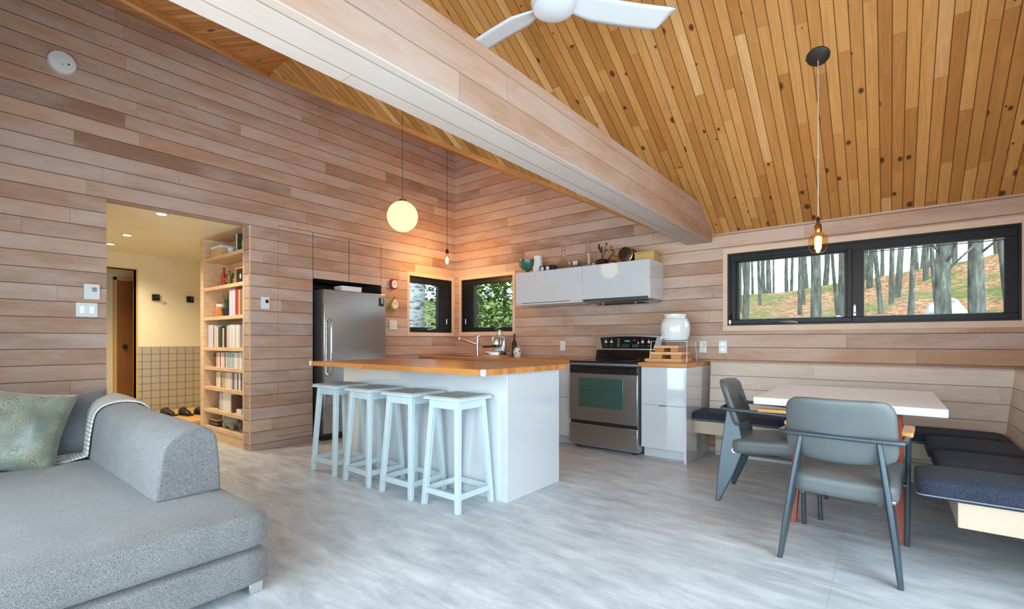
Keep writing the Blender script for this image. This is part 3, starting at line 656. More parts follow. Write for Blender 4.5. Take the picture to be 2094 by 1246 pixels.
# wall-mounted small things on the left wall
def plate(name, x, y, z, w, hh, lab, cat, axis='x', detail=None, grp=None, d=.012, m='white'):
    t = thing(name, (x, y, z), lab, cat, grp, 0 if axis == 'x' else -PI/2)
    bx(0, d, -w/2, w/2, -hh/2, hh/2).build('cover_plate', m, t, bevel=.003)
    if detail: detail(t)
    return t
def d_thermo(t):
    bx(.022, .0235, .0, .03, .0, .035).build('display', 'black_gloss', t)
plate('thermostat', XL, .905, 1.52, .10, .125, 'white thermostat with small dark display left of the hallway opening', 'thermostat', detail=d_thermo, d=.022)
def d_sw(t):
    for s in (-1, 1): bx(.010, .0145, s*.03-.017, s*.03+.017, -.032, .032).build('rocker', 'ceramic', t, bevel=.002)
plate('light_switch', XL, .875, 1.372, .135, .115, 'white double light switch just below the left thermostat', 'switch', detail=d_sw)
plate('thermostat', XL, 2.275, 1.515, .085, .125, 'white thermostat on the wall between bookcase and tall cabinet', 'thermostat', detail=d_thermo, d=.022)
def d_out(t):
    for s in (-1, 1): bx(.012, .0135, -.016, .016, s*.026-.014, s*.026+.014).build('socket', 'ceramic', t, bevel=.002)
plate('wall_switch', XL, 3.905, 1.33, .12, .12, 'white square switch plate below the yellow clock', 'switch', detail=d_sw)
plate('wall_outlet', -3.19, YB, 1.06, .075, .12, 'white outlet on the back wall between coffee maker and stove', 'outlet', 'y', d_out)
plate('wall_outlet', -1.305, YB, 1.06, .08, .125, 'white outlet on the back wall below the left end of the wide window', 'outlet', 'y', d_out)
t = plate('wall_outlet', -1.50, YB, 1.06, .075, .12, 'white outlet with plug behind the wooden boards right of the stove', 'outlet', 'y', d_out); MB().box(.012, .05, -.02, .02, -.01, .04).build('plug', 'white', t, bevel=.004)
t = thing('smoke_detector', (XL, .727, 3.30), 'round white smoke detector high on the left wall', 'smoke detector')
mx = Matrix.Rotation(PI/2, 4, 'Y')
MB().lathe([(0,0),(.085,0),(.088,.015),(.08,.035),(.05,.042),(0,.044)], seg=36, m=mx).build('detector_body', 'white', t, smooth=True)
MB().sphere((.043, .035, -.01), .007, 10).build('sensor', 'dark', t, smooth=True); MB().sphere((.044, -.0, -.022), .005, 10).build('test_button', 'stone', t, smooth=True)
def clock(y, z, pear, m, lab):
    t = thing('wall_clock', (XL, y, z), lab, 'clock')
    def prof(r):
        pts = []
        for i in range(32):
            a = 2*PI*i/32
            if pear:
                w = r*(1.0 if math.sin(a) < 0 else 1.0-.42*math.sin(a)); pts.append((w*math.cos(a), r*1.25*math.sin(a)))
            else:
                s = .75; c_, s_ = math.cos(a), math.sin(a); pts.append((r*.92*abs(c_)**s*(1 if c_ > 0 else -1), r*1.1*abs(s_)**s*(1 if s_ > 0 else -1)))
        return pts
    MB().hexa([(0.001, a, b) for a, b in prof(.062)], [(.045, a, b) for a, b in prof(.058)]).build('clock_case', m, t, bevel=.008, seg=3)
    MB().hexa([(.044, a, b) for a, b in prof(.045)], [(.047, a, b) for a, b in prof(.044)]).build('clock_face', 'white', t)
    b = MB(); b.box(.047, .049, -.003, .003, 0, .03); b.box(.047, .049, 0, .02, -.003, .003); b.build('hands', 'dark', t)
    if pear: MB().tube([(.02, 0, .075), (.02, .012, .10)], .005).build('stalk', 'bronze', t, smooth=True)
clock(3.90, 1.86, False, 'red', 'small red rounded square clock above the yellow one by the fridge')
clock(3.91, 1.60, True, 'yellow', 'small yellow pear shaped clock below the red one')

# ================================================================= kitchen, back run
CF = 4.385
def cab(x0, x1, name, lab, fronts, endp=None, y1=YB-.003):
    t = thing(name, (0, 0, 0), lab, 'cabinet')
    bx(x0, x1, CF+.02, y1, .10, .875).build('cabinet_body', 'white', t)
    bx(x0, x1, CF+.09, y1, 0, .10).build('toe_kick', 'white_gloss', t)
    for (a0, a1, z0, z1, hd) in fronts:
        p = bx(a0+.002, a1-.002, CF, CF+.019, z0, z1).build('drawer_front', 'white_gloss', t, bevel=.0015)
        if hd:
            xm = (a0+a1)/2; bx(xm-.03, xm+.03, CF-.012, CF+.01, z1-.003, z1+.001).build('edge_pull', 'bronze', p)
    return t
c1 = cab(-1.89, -1.463, 'base_cabinet', 'white gloss two drawer base cabinet right of the stove', [(-1.885, -1.463, .10, .510, True), (-1.885, -1.463, .514, .872, False)])
bx(-1.461, -1.441, 4.352, YB-.003, 0, .875).build('end_panel', 'white_gloss', c1)
bx(-1.895, -1.432, 4.34, YB-.003, .877, .915).build('worktop', 'butcher', None, bevel=.002)
o = bpy.data.objects['worktop']; tag(o, 'short wooden worktop on the white cabinet right of the stove', 'worktop')
cab(-3.10, -2.672, 'base_cabinet', 'white base cabinet with drawers left of the stove, partly behind the island', [(-3.10, -2.672, .10, .510, True), (-3.10, -2.672, .514, .86, False)])
cab(-3.80, -3.103, 'base_cabinet', 'white base cabinet behind the island right of the dishwasher', [(-3.80, -3.103, .10, .86, False)])
dw = thing('dishwasher', (0, 0, 0), 'dark fronted dishwasher between white cabinets behind the island', 'dishwasher')
bx(-4.40, -3.803, CF+.02, YB-.01, .02, .87).build('dishwasher_body', 'dark', dw); bx(-4.398, -3.805, CF+.0, CF+.02, .12, .86).build('dishwasher_door', 'steel', dw, bevel=.003); bx(-4.398, -3.805, CF-.003, CF+.0, .80, .86).build('control_strip', 'black', dw)
cab(-5.08, -4.403, 'base_cabinet', 'white corner sink cabinet behind the island at the left wall', [(-5.08, -4.403, .10, .86, False)])
bx(-5.088, -2.672, 4.35, YB-.003, .877, .915).build('worktop', 'butcher', None, bevel=.002)
o = bpy.data.objects['worktop.001']; tag(o, 'long wooden worktop along the back wall under the corner window', 'worktop')
# faucet
t = thing('faucet', (-4.43, 4.82, .915), 'brushed steel kitchen faucet with angled spout under the corner window', 'faucet')
MB().lathe([(.026,0),(.026,.01),(.019,.014),(.019,.265),(0,.268)], seg=20).build('faucet_body', 'silver', t, smooth=True)
MB().tube([(0,0,.15),(-.30,-.06,.245)], .016, 14).build('spout', 'silver', t, smooth=True); MB().lathe([(.02,0),(.02,.03),(0,.03)], seg=14, m=Matrix.Translation((-.29,-.058,.225))).build('spray_head', 'silver', t, smooth=True)
MB().tube([(0,0,.262),(.0,.05,.275)], .006).build('lever', 'silver', t, smooth=True)
# sink rim
t = thing('kitchen_sink', (-4.6, 4.68, .915), 'dark sink set in the long worktop below the faucet', 'sink')
b = MB(); b.box(-.28,.28,-.2,-.185,0,.004); b.box(-.28,.28,.1,.115,0,.004); b.box(-.28,-.265,-.185,.1,0,.004); b.box(.265,.28,-.185,.1,0,.004); b.build('sink_rim', 'steel', t); bx(-.265,.265,-.185,.1,.0002,.001).build('basin', 'dark', t)
# espresso machine
t = thing('espresso_machine', (-4.02, 4.78, .915), 'small chrome and black espresso machine on the long worktop', 'coffee maker')
bx(-.14, .14, -.14, .14, 0, .018).build('wooden_board', 'wood_light', t, bevel=.004)
bx(-.11, .11, -.13, .12, .018, .065).build('drip_tray', 'chrome', t, bevel=.006)
bx(-.07, .10, .0, .12, .065, .26).build('machine_body', 'silver', t, bevel=.01)
MB().lathe([(0,.15),(.05,.15),(.062,.16),(.062,.24),(.05,.26),(0,.265)], (.0,-.04,0), 22).build('group_head', 'silver', t, smooth=True)
MB().tube([(0,-.04,.135),(-.17,-.12,.13)], .014).build('portafilter', 'black', t, smooth=True)
b = MB(); b.lathe([(0,0),(.045,0),(.05,.07),(.05,.09),(.045,.09)], (.0,.02,.262), 18); b.build('bean_hopper', 'clear', t, smooth=True)
MB().tube([(.10,-.02,.22),(.125,-.05,.2),(.12,-.06,.09)], .006).build('steam_wand', 'chrome', t, smooth=True)
MB().lathe([(0,0),(.015,0),(.015,.012),(0,.012)], m=Matrix.Translation((-.035,-.0,.22)) @ Matrix.Rotation(PI/2,4,'X')).build('knob', 'black', t, smooth=True)
t = thing('bottle', (-3.82, 4.86, .915), 'tall dark bottle behind the patterned jug on the worktop', 'bottle'); MB().lathe([(0,0),(.035,0),(.035,.17),(.013,.22),(.013,.30),(0,.30)], seg=16).build('bottle_body', 'bronze', t, smooth=True); MB().lathe([(0,.3),(.015,.3),(.015,.32),(0,.32)], seg=12).build('cork', 'wood_light', t, smooth=True)
t = thing('patterned_jug', (-3.69, 4.76, .915), 'white jug with blue spots holding utensils on the worktop', 'jug')
MB().lathe([(0,0),(.035,0),(.045,.03),(.048,.06),(.035,.10),(.036,.12),(.031,.12),(.03,.09),(0,.02)], seg=22).build('jug_body', 'ceramic', t, smooth=True)
b = MB()
for i in range(7):
    a = i*.9; b.sphere((.044*math.cos(a-2.2), .044*math.sin(a-2.2), .035+.02*(i % 3)), .010, 8)
b.build('blue_spots', mat('cobalt_blue', lin(60,76,130), .3), t, smooth=True)
MB().tube([(-.03,0,.1),(-.065,0,.09),(-.062,0,.05),(-.042,0,.04)], .005).build('jug_handle', 'ceramic', t, smooth=True)
b = MB(); b.tube([(.0,0,.06),(.03,.01,.15)], .004); b.tube([(.0,0,.06),(-.02,.01,.155)], .004); b.build('spoon', 'silver', t, smooth=True)

# stove
st = thing('stove', (0, 0, 0), 'freestanding stainless steel range with black glass top', 'stove')
SX0, SX1, SY = -2.660, -1.900, 4.335
bx(SX0+.005, SX1-.005, SY+.03, 4.99, .03, .895).build('stove_body', mat('stove_side', (.30,.31,.32), .35, metal=.6), st, bevel=.003)
for x in (SX0+.06, SX1-.06):
    for y in (SY+.09, 4.9): MB().lathe([(.02,0),(.02,.035),(.012,.04)], (x,y,0), 12).build('stove_foot', 'black', st, smooth=True)
bx(SX0, SX1, SY, SY+.03, .055, .262).build('storage_drawer', 'steel', st, bevel=.005)
bx(SX0+.01, SX1-.01, SY+.012, SY+.03, .262, .296).build('drawer_grip', 'black', st)
bx(SX0, SX1, SY, SY+.03, .296, .79).build('oven_door', 'steel', st, bevel=.006)
ow = bx(-2.548, -2.050, SY-.003, SY+.002, .44, .74).build('oven_window', 'oven_glass', st, bevel=.02, seg=4)
bx(-2.50, -2.07, SY-.0045, SY-.003, .615, .622).build('oven_rack', 'gunmetal', st)
bx(SX0, SX1, SY-.002, SY+.03, .79, .872).build('front_panel', 'black_gloss', st, bevel=.006)
b = MB(); b.tube([(SX0+.04, SY, .835), (SX0+.05, SY-.045, .835), (SX1-.05, SY-.045, .835), (SX1-.04, SY, .835)], .014, 12); b.build('oven_handle', 'black_gloss', st, smooth=True)
bx(SX0-.002, SX1+.002, SY-.005, 4.93, .895, .917).build('cooktop', 'black_gloss', st, bevel=.006)
b = MB()
for x, y, r in ((-2.47, 4.5, .095), (-2.09, 4.5, .085), (-2.47, 4.78, .08), (-2.09, 4.78, .095)): b.lathe([(r-.003,.9172),(r,.9172),(r,.9176),(r-.003,.9176),(r-.003,.9172)], (x,y,0), 36, cap=False)
b.build('burner_rings', mat('ring_grey', (.12,.12,.13), .3), st)
b = MB(); b.hexa([(SX0-.0,4.90,.917),(SX1,4.90,.917),(SX1,4.99,.917),(SX0,4.99,.917)], [(SX0+.0,4.935,1.02),(SX1,4.935,1.02),(SX1,4.99,1.02),(SX0,4.99,1.02)]); b.build('riser_panel', 'black_gloss', st, bevel=.004)
bp = []
n = 12
b = MB(); bot = [(SX0-.004, 4.925, 1.018), (SX1+.004, 4.925, 1.018)]
top = [(SX1+.004 - (SX1-SX0+.008)*i/n, 4.945, 1.178+.016*math.sin(PI*i/n)) for i in range(n+1)]
poly = bot+top
b.hexa(poly, [(x, 4.995, z) for x, y, z in poly]); pn = b.build('control_console', 'silver', st, bevel=.004)
b = MB(); bot = [(SX0+.075, 4.9255, 1.036), (SX1-.075, 4.9255, 1.036)]
top = [(SX1-.045-(SX1-SX0-.09)*i/n, 4.938, 1.158+.014*math.sin(PI*i/n)) for i in range(n+1)]; poly = bot+top
b.hexa([(x, y-.006, z) for x, y, z in poly], [(x, y+.012, z) for x, y, z in poly]); cp = b.build('control_panel', 'black_gloss', st)
def py(z): return 4.9255-.0075+(z-1.036)/.122*.0125
b = MB()
for x in (-2.54, -2.47, -2.10, -2.03):
    b.lathe([(.013,0),(.016,.003),(.013,.003)], seg=18, m=Matrix.Translation((x, py(1.11)+.003, 1.11)) @ Matrix.Rotation(PI/2, 4, 'X'))
    b.box(x-.002, x+.002, py(1.14)-.0005, py(1.14)+.002, 1.132, 1.145); b.box(x-.012, x+.012, py(1.07)-.0005, py(1.07)+.002, 1.066, 1.069)
for i in range(5): b.box(-2.40, -2.37, py(1.06+.02*i)-.0005, py(1.06+.02*i)+.002, 1.058+.02*i, 1.062+.02*i)
for x in (-2.33, -2.30, -2.27, -2.21, -2.19, -2.17, -2.15):
    for z in (1.06, 1.075): b.box(x-.005, x+.005, py(z)-.0005, py(z)+.002, z-.002, z+.002)
b.box(-2.21, -2.18, py(1.13)-.0005, py(1.13)+.002, 1.127, 1.13); b.prism([(-2.16, py(1.09), 1.09), (-2.14, py(1.09), 1.09), (-2.15, py(1.11), 1.115)], (0, .002, 0))
b.build('panel_markings', mat('marking_grey', (.55,.56,.56), .4), cp)
bx(-2.31, -2.25, py(1.12)-.001, py(1.12)+.003, 1.112, 1.128).build('clock_display', 'lcd', cp)
# upper cabinets and hood
uc = thing('wall_cabinet', (0, 0, 0), 'long white gloss wall cabinet with two lift doors above the counter', 'cabinet')
UY = 4.67
bx(-3.645, -1.93, UY+.02, YB-.003, 1.56, 1.955).build('cabinet_body', 'white', uc)
bx(-1.932, -1.912, UY, YB-.003, 1.56, 1.955).build('side_panel', 'white_gloss', uc, bevel=.001)
bx(-3.648, -1.912, UY+.0, YB-.003, 1.955, 1.959).build('top_panel', 'white_gloss', uc)
bx(-3.648, -2.708, UY, UY+.019, 1.585, 1.955).build('lift_door', 'white_gloss', uc, bevel=.0015)
bx(-2.704, -1.933, UY, UY+.019, 1.585, 1.955).build('lift_door', 'white_gloss', uc, bevel=.0015)
bx(-3.648, -2.708, UY+.004, UY+.02, 1.56, 1.58).build('light_rail', 'white_gloss', uc); bx(-3.55, -2.86, UY+.001, UY+.006, 1.578, 1.585).build('finger_pull', 'gunmetal', uc)
hd = thing('range_hood', (0, 0, 0), 'slim dark extractor hood under the right half of the white wall cabinet', 'range hood')
MB().hexa([(-2.66,4.74,1.535),(-1.96,4.74,1.535),(-1.94,5.02,1.535),(-2.69,5.02,1.535)], [(-2.70,UY+.01,1.5595),(-1.935,UY+.01,1.5595),(-1.935,5.02,1.5595),(-2.70,5.02,1.5595)]).build('hood_body', 'steel', hd)
bx(-2.69, -1.94, UY-.004, UY+.022, 1.562, 1.583).build('hood_rail', 'gunmetal', hd, bevel=.002)
bx(-2.58, -2.05, 4.78, 4.98, 1.531, 1.535).build('grease_filter', 'dark', hd); 
b = MB(); [b.sphere((x, 4.79, 1.533), .012, 10) for x in (-2.5, -2.12)]; b.build('hood_lamp', 'chrome', hd, smooth=True)
# knots of the wall below the hood are part of the boards

# things on top of the wall cabinet
ZT = 1.959
t = thing('bowl', (-3.60, 4.85, ZT), 'green ceramic bowl on a foot at the left end of the wall cabinet', 'bowl')
MB().lathe([(0,0),(.045,0),(.03,.012),(.02,.04),(.03,.055),(.075,.075),(.105,.12),(.112,.185),(.106,.185),(.095,.12),(.06,.085),(0,.075)], seg=28).build('bowl_body', 'green_ceramic', t, smooth=True)
t = thing('pitcher', (-3.43, 4.84, ZT), 'tall white ceramic pitcher next to the green bowl', 'pitcher')
MB().lathe([(0,0),(.066,0),(.064,.02),(.050,.19),(.053,.215),(.047,.215),(.044,.18),(0,.02)], seg=28).build('pitcher_body', 'ceramic', t, smooth=True)
MB().tube([(-.05,.01,.17),(-.09,.01,.16),(-.085,.01,.07),(-.055,.01,.05)], .008).build('pitcher_handle', 'ceramic', t, smooth=True)
t = thing('espresso_grinder', (-3.28, 4.80, ZT), 'dark twin dial clock radio with two white round faces on the cabinet', 'radio')
bx(-.11, .11, 0, .09, 0, .085).build('radio_body', 'dark', t, bevel=.02, seg=3)
for x in (-.055, .025):
    MB().lathe([(.028,0),(.038,0),(.038,.012),(.028,.012),(.028,.0)], cap=False, seg=24, m=Matrix.Translation((x,0.002,.044)) @ Matrix.Rotation(PI/2,4,'X')).build('dial_rim', 'black', t, smooth=True); MB().lathe([(0,0),(.029,0),(.029,.006),(0,.006)], seg=24, m=Matrix.Translation((x,0.002,.044)) @ Matrix.Rotation(PI/2,4,'X')).build('dial', 'white', t, smooth=True)
t.name = 'dial_radio'
t = thing('decanter', (-3.07, 4.86, ZT), 'clear glass decanter with stopper, left of the glass vases', 'decanter')
MB().lathe([(0,.004),(.085,.0),(.095,.02),(.07,.08),(.03,.16),(.022,.2),(.022,.23),(.032,.25)], seg=26).build('decanter_body', 'clear', t, smooth=True); MB().sphere((0,0,.275), .036, 18, (1,1,.7)).build('stopper', 'clear', t, smooth=True)
t = thing('glass_bowl', (-2.87, 4.80, ZT), 'low clear glass bowl between decanter and tall vase', 'bowl'); MB().lathe([(0,.003),(.07,0),(.085,.03),(.088,.09),(.084,.09),(.08,.03),(0,.01)], seg=26).build('bowl_body', 'clear', t, smooth=True)
t = thing('glass_vase', (-2.73, 4.86, ZT), 'tall clear glass vase with narrow neck on the cabinet', 'vase'); MB().lathe([(0,.003),(.06,0),(.065,.05),(.05,.12),(.035,.17),(.038,.22),(.03,.26),(.034,.30)], seg=26).build('vase_body', 'clear', t, smooth=True); MB().lathe([(.03,.30),(.022,.33),(0,.34)], seg=18).build('stopper', 'clear', t, smooth=True)
t = thing('glass_jar', (-2.63, 4.80, ZT), 'small clear glass jar at the right of the tall vase', 'jar'); MB().lathe([(0,.003),(.03,0),(.034,.02),(.034,.12),(.03,.12)], seg=20).build('jar_body', 'clear', t, smooth=True)
t = thing('potted_ornament', (-2.53, 4.82, ZT), 'dark pot with bronze twigs on the wall cabinet', 'ornament')
MB().lathe([(0,0),(.055,0),(.075,.03),(.07,.07),(.05,.08),(0,.07)], seg=22).build('pot', 'black', t, smooth=True)
b = MB()
for i in range(9):
    a = i*2.1; L = .10+.08*rnd.random(); p = (.05*math.cos(a), .04*math.sin(a), .07+L); b.tube([(0,0,.06), (.02*math.cos(a+.5), .02*math.sin(a), .07+L*.5), p], .004, 6); b.sphere(p, .012, 8)
b.build('twigs', 'bronze', t, smooth=True)
t = thing('brass_ornament', (-2.40, 4.80, ZT), 'curled brass sculpture on the wall cabinet', 'ornament')
b = MB(); b.lathe([(0,0),(.05,0),(.04,.015),(0,.02)]); pts = [(.055*math.cos(a*.7)*(1-a/22), .02*math.sin(a*.6), .02+a*.0125) for a in range(15)]; b.tube(pts, .009, 8)
b.tube([(0.02,0,.1), (.06,0,.09), (.075,0,.05), (.085,0,.02)], .008, 8); b.sphere((pts[-1]), .016, 10); b.build('brass_scroll', 'brass', t, smooth=True)
t = thing('small_barrel', (-2.225, 4.86, ZT), 'dark round drum lying on its side on the wall cabinet', 'barrel')
mb_ = Matrix.Translation((0, -.12, .088)) @ Matrix.Rotation(-PI/2, 4, 'X')
MB().lathe([(0,0),(.06,0),(.075,.004),(.085,.06),(.088,.1),(.085,.16),(.075,.20),(0,.2)], seg=28, m=mb_).build('barrel_body', 'bronze', t, smooth=True)
b = MB(); b.lathe([(.077,.012),(.085,.015),(.088,.03),(.083,.03)], seg=28, m=mb_, cap=False); b.lathe([(.088,.13),(.0895,.14),(.088,.15),(.084,.14)], seg=28, m=mb_, cap=False); b.build('hoops', 'brass', t, smooth=True)
MB().lathe([(0,-.012),(.03,-.012),(.03,.0),(0,.0)], seg=20, m=mb_).build('hub', 'black', t, smooth=True)
t = thing('wooden_box', (-2.02, 4.84, ZT), 'pale yellow wooden box at the right end of the wall cabinet', 'box')
bx(-.105, .105, -.07, .08, 0, .085).build('box_body', 'boxwood', t, bevel=.003); bx(-.108, .108, -.073, .083, .085, .10).build('box_lid', 'boxwood', t, bevel=.003)

# dispenser on stepped boards
t = thing('board_stack', (-1.70, 4.72, .915), 'stepped stack of wooden cutting boards on the short worktop', 'cutting boards')
for i, (w, d, z0) in enumerate(((.215, .13, 0), (.165, .11, .055), (.175, .10, .068), (.12, .085, .12), (.125, .08, .133))):
    hh = .022
bx(-.225, .145, -.16, .14, 0, .03).build('board', 'wood_light', t, bevel=.003)
b = MB(); b.box(-.18, -.06, -.13, .1, .03, .07); b.box(.03, .13, -.13, .1, .03, .07); b.build('riser_block', 'butcher', t, bevel=.003)
bx(-.18, .14, -.14, .11, .07, .098).build('board', 'wood_light', t, bevel=.003)
b = MB(); b.box(-.14, -.05, -.11, .08, .098, .135); b.box(.02, .09, -.11, .08, .098, .135); b.build('riser_block', 'butcher', t, bevel=.003)
bx(-.145, .10, -.12, .09, .135, .16).build('board', 'wood_light', t, bevel=.003)
t = thing('metal_stand', (-1.685, 4.74, .915), 'thin metal stand straddling the boards and carrying the ceramic dispenser', 'stand')
bx(-.19, .18, -.14, .14, .200, .206).build('stand_top', 'silver', t, bevel=.002)
for x in (-.235, .205):
    for y in (-.165, .155): MB().tube([(x*.8, y*.8, .2), (x*.84, y*.95, 0)], .0028, 8).build('leg', 'silver', t, smooth=True)
t = thing('water_dispenser', (-1.68, 4.74, 1.121), 'round white ceramic water dispenser on the stand right of the stove', 'water dispenser')
MB().lathe([(0,0),(.10,0),(.118,.01),(.136,.06),(.142,.12),(.138,.17),(.122,.212),(.104,.228),(.100,.245),(.110,.250),(.110,.264),(.096,.268),(0,.262)], seg=40).build('dispenser_body', 'ceramic', t, smooth=True)
b = MB(); b.tube([(0,-.12,.035),(0,-.17,.035),(0,-.175,.01)], .010, 10); b.tube([(0,-.16,.04),(0,-.16,.065)], .006, 8); b.build('tap', 'white', t, smooth=True)
t.rotation_euler = (0, 0, -.5)

# ================================================================= island
isl = thing('kitchen_island', (0, 0, 0), 'white gloss kitchen island with overhanging oiled wood top', 'kitchen island')
bx(-4.07, -2.067, 2.55, 3.208, 0, .898).build('island_body', 'white_gloss', isl, bevel=.002)
bx(-4.11, -2.005, 2.235, 3.23, .898, .938).build('island_top', 'butcher', isl, bevel=.003)
for x in (-4.11, -2.005): bx(x-.022 if x > -3 else x-.006, x+.006 if x > -3 else x+.022, 2.229, 2.257, .896, .94).build('corner_guard', 'white', isl, bevel=.006, seg=3)

# ================================================================= stools
def make_stool():
    t = thing('bar_stool', (0, 0, 0), '', 'stool', 'pale blue stools at the island')
    bx(-.165, .165, -.165, .165, .725, .75).build('seat', 'stool_top', t, bevel=.006, seg=3)
    b = MB(); b.box(-.168, .168, -.168, .168, .722, .738); b.build('seat_edge', 'stool_blue', t, bevel=.004)
    tp, bt, w = .118, .162, .019
    def at(sx, sy, z): k = tp+(bt-tp)*(1-z/.722); return sx*k, sy*k
    for sx in (-1, 1):
        for sy in (-1, 1):
            def q(z, w_): cx, cy = at(sx, sy, z); return [(cx-w_, cy-w_, z), (cx+w_, cy-w_, z), (cx+w_, cy+w_, z), (cx-w_, cy+w_, z)]
            MB().hexa(q(0, w*.9), q(.722, w)).build('leg', 'stool_blue', t, bevel=.003)
    for z, hh, nm in ((.665, .057, 'apron'), (.085, .038, 'stretcher')):
        for a in range(4):
            m = Matrix.Rotation(a*PI/2, 4, 'Z'); k = at(1, 1, z)[0]
            MB().box(-k+.01, k-.01, -k-.014, -k+.008, z, z+hh, m).build(nm, 'stool_blue', t, bevel=.002)
    return t
s0 = make_stool()
for i, (x, y, r, lab) in enumerate(((-3.76, 2.325, .03, 'pale blue wooden stool at the far left end of the island near the fridge'), (-3.27, 2.325, -.02, 'pale blue wooden bar stool, second from the left at the island'),
      (-2.80, 2.335, .02, 'pale blue wooden bar stool, third from the left at the island'), (-2.345, 2.350, 0, 'pale blue wooden stool nearest the camera at the right end of the island'))):
    s = s0 if i == 0 else copy_tree(s0)
    s.location = (x, y, 0); s.rotation_euler = (0, 0, r); s['label'] = lab

# ================================================================= dining table
tb = thing('dining_table', (-.232, 4.04, 0), 'white topped rectangular dining table with rust red metal legs by the corner bench', 'table')
bx(-.475, .48, -.58, .58, .704, .750).build('tabletop', 'table_white', tb, bevel=.004)
for sx in (-1, 1):
    for sy in (-1, 1):
        f0 = Vector((sx*.26+.02, sy*.64, 0)); f1 = Vector((sx*.24+.02, sy*.42, .70))
        def q(c, a, bb): return [(c.x-a, c.y-bb, c.z), (c.x+a, c.y-bb, c.z), (c.x+a, c.y+bb, c.z), (c.x-a, c.y+bb, c.z)]
        MB().hexa(q(f0, .02, .014), q(f1, .03, .05)).build('leg', 'rust', tb, bevel=.004)
b = MB()
for s in (-1, 1):
    for sy in (-1, 1): b.tube([(s*.25+.02, sy*.55, .30), (.02, sy*.12, .26)], .014, 8)
b.tube([(.02, -.14, .26), (.02, .14, .26)], .016, 8)
b.build('cross_brace', 'rust', tb, smooth=True)
b = MB(); b.box(-.25, .29, -.45, -.40, .66, .703); b.box(-.25, .29, .40, .45, .66, .703); b.build('top_rail', 'rust', tb, bevel=.003)

# ================================================================= armchairs
def make_chair():
    t = thing('dining_armchair', (0, 0, 0), '', 'chair', 'grey leather armchairs at the dining table')
    prof = [(0, 0), (.028, 0), (.115, .20), (.165, .345), (.168, .42), (.135, .56), (.102, .70), (.084, .735), (.066, .72), (.052, .60), (.030, .40), (.010, .18)]
    for sx in (-1, 1):
        fx = lambda z: sx*(.243-.095*min(1, max(0, z/.72))**1.15)
        b = MB(); th = .011
        b.hexa([(fx(z)-th, y, z) for y, z in prof], [(fx(z)+th, y, z) for y, z in prof]); b.build('rear_leg', 'gunmetal', t, bevel=.006, seg=3)
        y1 = .60
        MB().tube([(sx*.252, .545, .625), (sx*.252, .585, .61), (sx*.250, .60, .57), (sx*.243, .622, .0)], .0125, 12).build('front_leg', 'gunmetal', t, smooth=True)
        bx(sx*.255-.024, sx*.255+.024, .27, .53, .648, .672).build('armrest', 'arm_wood', t, bevel=.007, seg=3)
        MB().lathe([(0,-.006),(.017,-.006),(.017,.006),(0,.006)], seg=16, m=Matrix.Translation((fx(.36)+sx*.013, .115, .36)) @ Matrix.Rotation(PI/2, 4, 'Y')).build('bolt', 'silver', t, smooth=True)
    b = MB(); b.tube([(-.252, .56, .628), (-.256, .30, .640), (-.256, .10, .648), (-.246, .05, .650), (-.215, .033, .651), (0, .030, .651), (.215, .033, .651), (.246, .05, .650), (.256, .10, .648), (.256, .30, .640), (.252, .56, .628)], .012, 12); b.build('arm_bar', 'gunmetal', t, smooth=True)
    b = MB(); b.tube([(-.215, .14, .372), (.215, .14, .372)], .013, 10); b.tube([(-.247, .60, .335), (.247, .60, .335)], .013, 10); b.tube([(-.16, .12, .335), (-.18, .60, .335)], .011, 10); b.tube([(.16, .12, .335), (.18, .60, .335)], .011, 10); b.build('seat_frame', 'gunmetal', t, smooth=True)
    def seat():
        b = rbox(-.232, .232, .10, .60, .345, .455, .035, .012, 9)
        for v in b.bm.verts:
            u = abs(v.co.x)/.232
            v.co.y += -.02*(1-u*u) if v.co.y < .3 else .0
            if v.co.y > .35: v.co.x *= 1+.04*(v.co.y-.35)/.25
            v.co.z += .03*(v.co.y-.1)/.5-.012
        return b
    seat().build('seat', 'grey_leather', t, smooth='all')
    b = rbox(-.236, .236, -.03, .03, 0, .305, .028, 0, 10)
    for v in b.bm.verts:
        x, y, z = v.co
        u = abs(x)/.236; w = z/.305
        sc = 1-.05*w - .05*max(0, .25-w)*4*.5
        # rounded corners
        cr = .07
        xx, zz = min(u*.236, .236), z
        if xx > .236-cr and zz > .305-cr:
            d = Vector((xx-(.236-cr), zz-(.305-cr)))
            if d.length > cr: d = d.normalized()*cr; xx = .236-cr+d.x; zz = .305-cr+d.y
        if xx > .236-.05 and zz < .05:
            d = Vector((xx-.186, zz-.05))
            if d.length > .05: d = d.normalized()*.05; xx = .186+d.x; zz = .05+d.y
        x = math.copysign(xx, x)*sc; z = zz - .022*(1-u*u)*(1-w)
        yy = y*.75 + .085*(-(1-u*u))*.55+.02
        v.co = Vector((x, .125+yy-.10*w, .535+z))
    b.build('backrest', 'grey_leather', t, smooth='all')
    return t
c0 = make_chair()
c0.location = (-.203, 2.765, 0); c0.rotation_euler = (0, 0, -.055); c0['label'] = 'grey leather armchair nearest the camera, its back to the viewer'
c2 = copy_tree(c0); c2.location = (-.968, 3.76, 0); c2.rotation_euler = (0, 0, -PI/2+.03); c2['label'] = 'grey leather armchair seen from the side at the left end of the table'

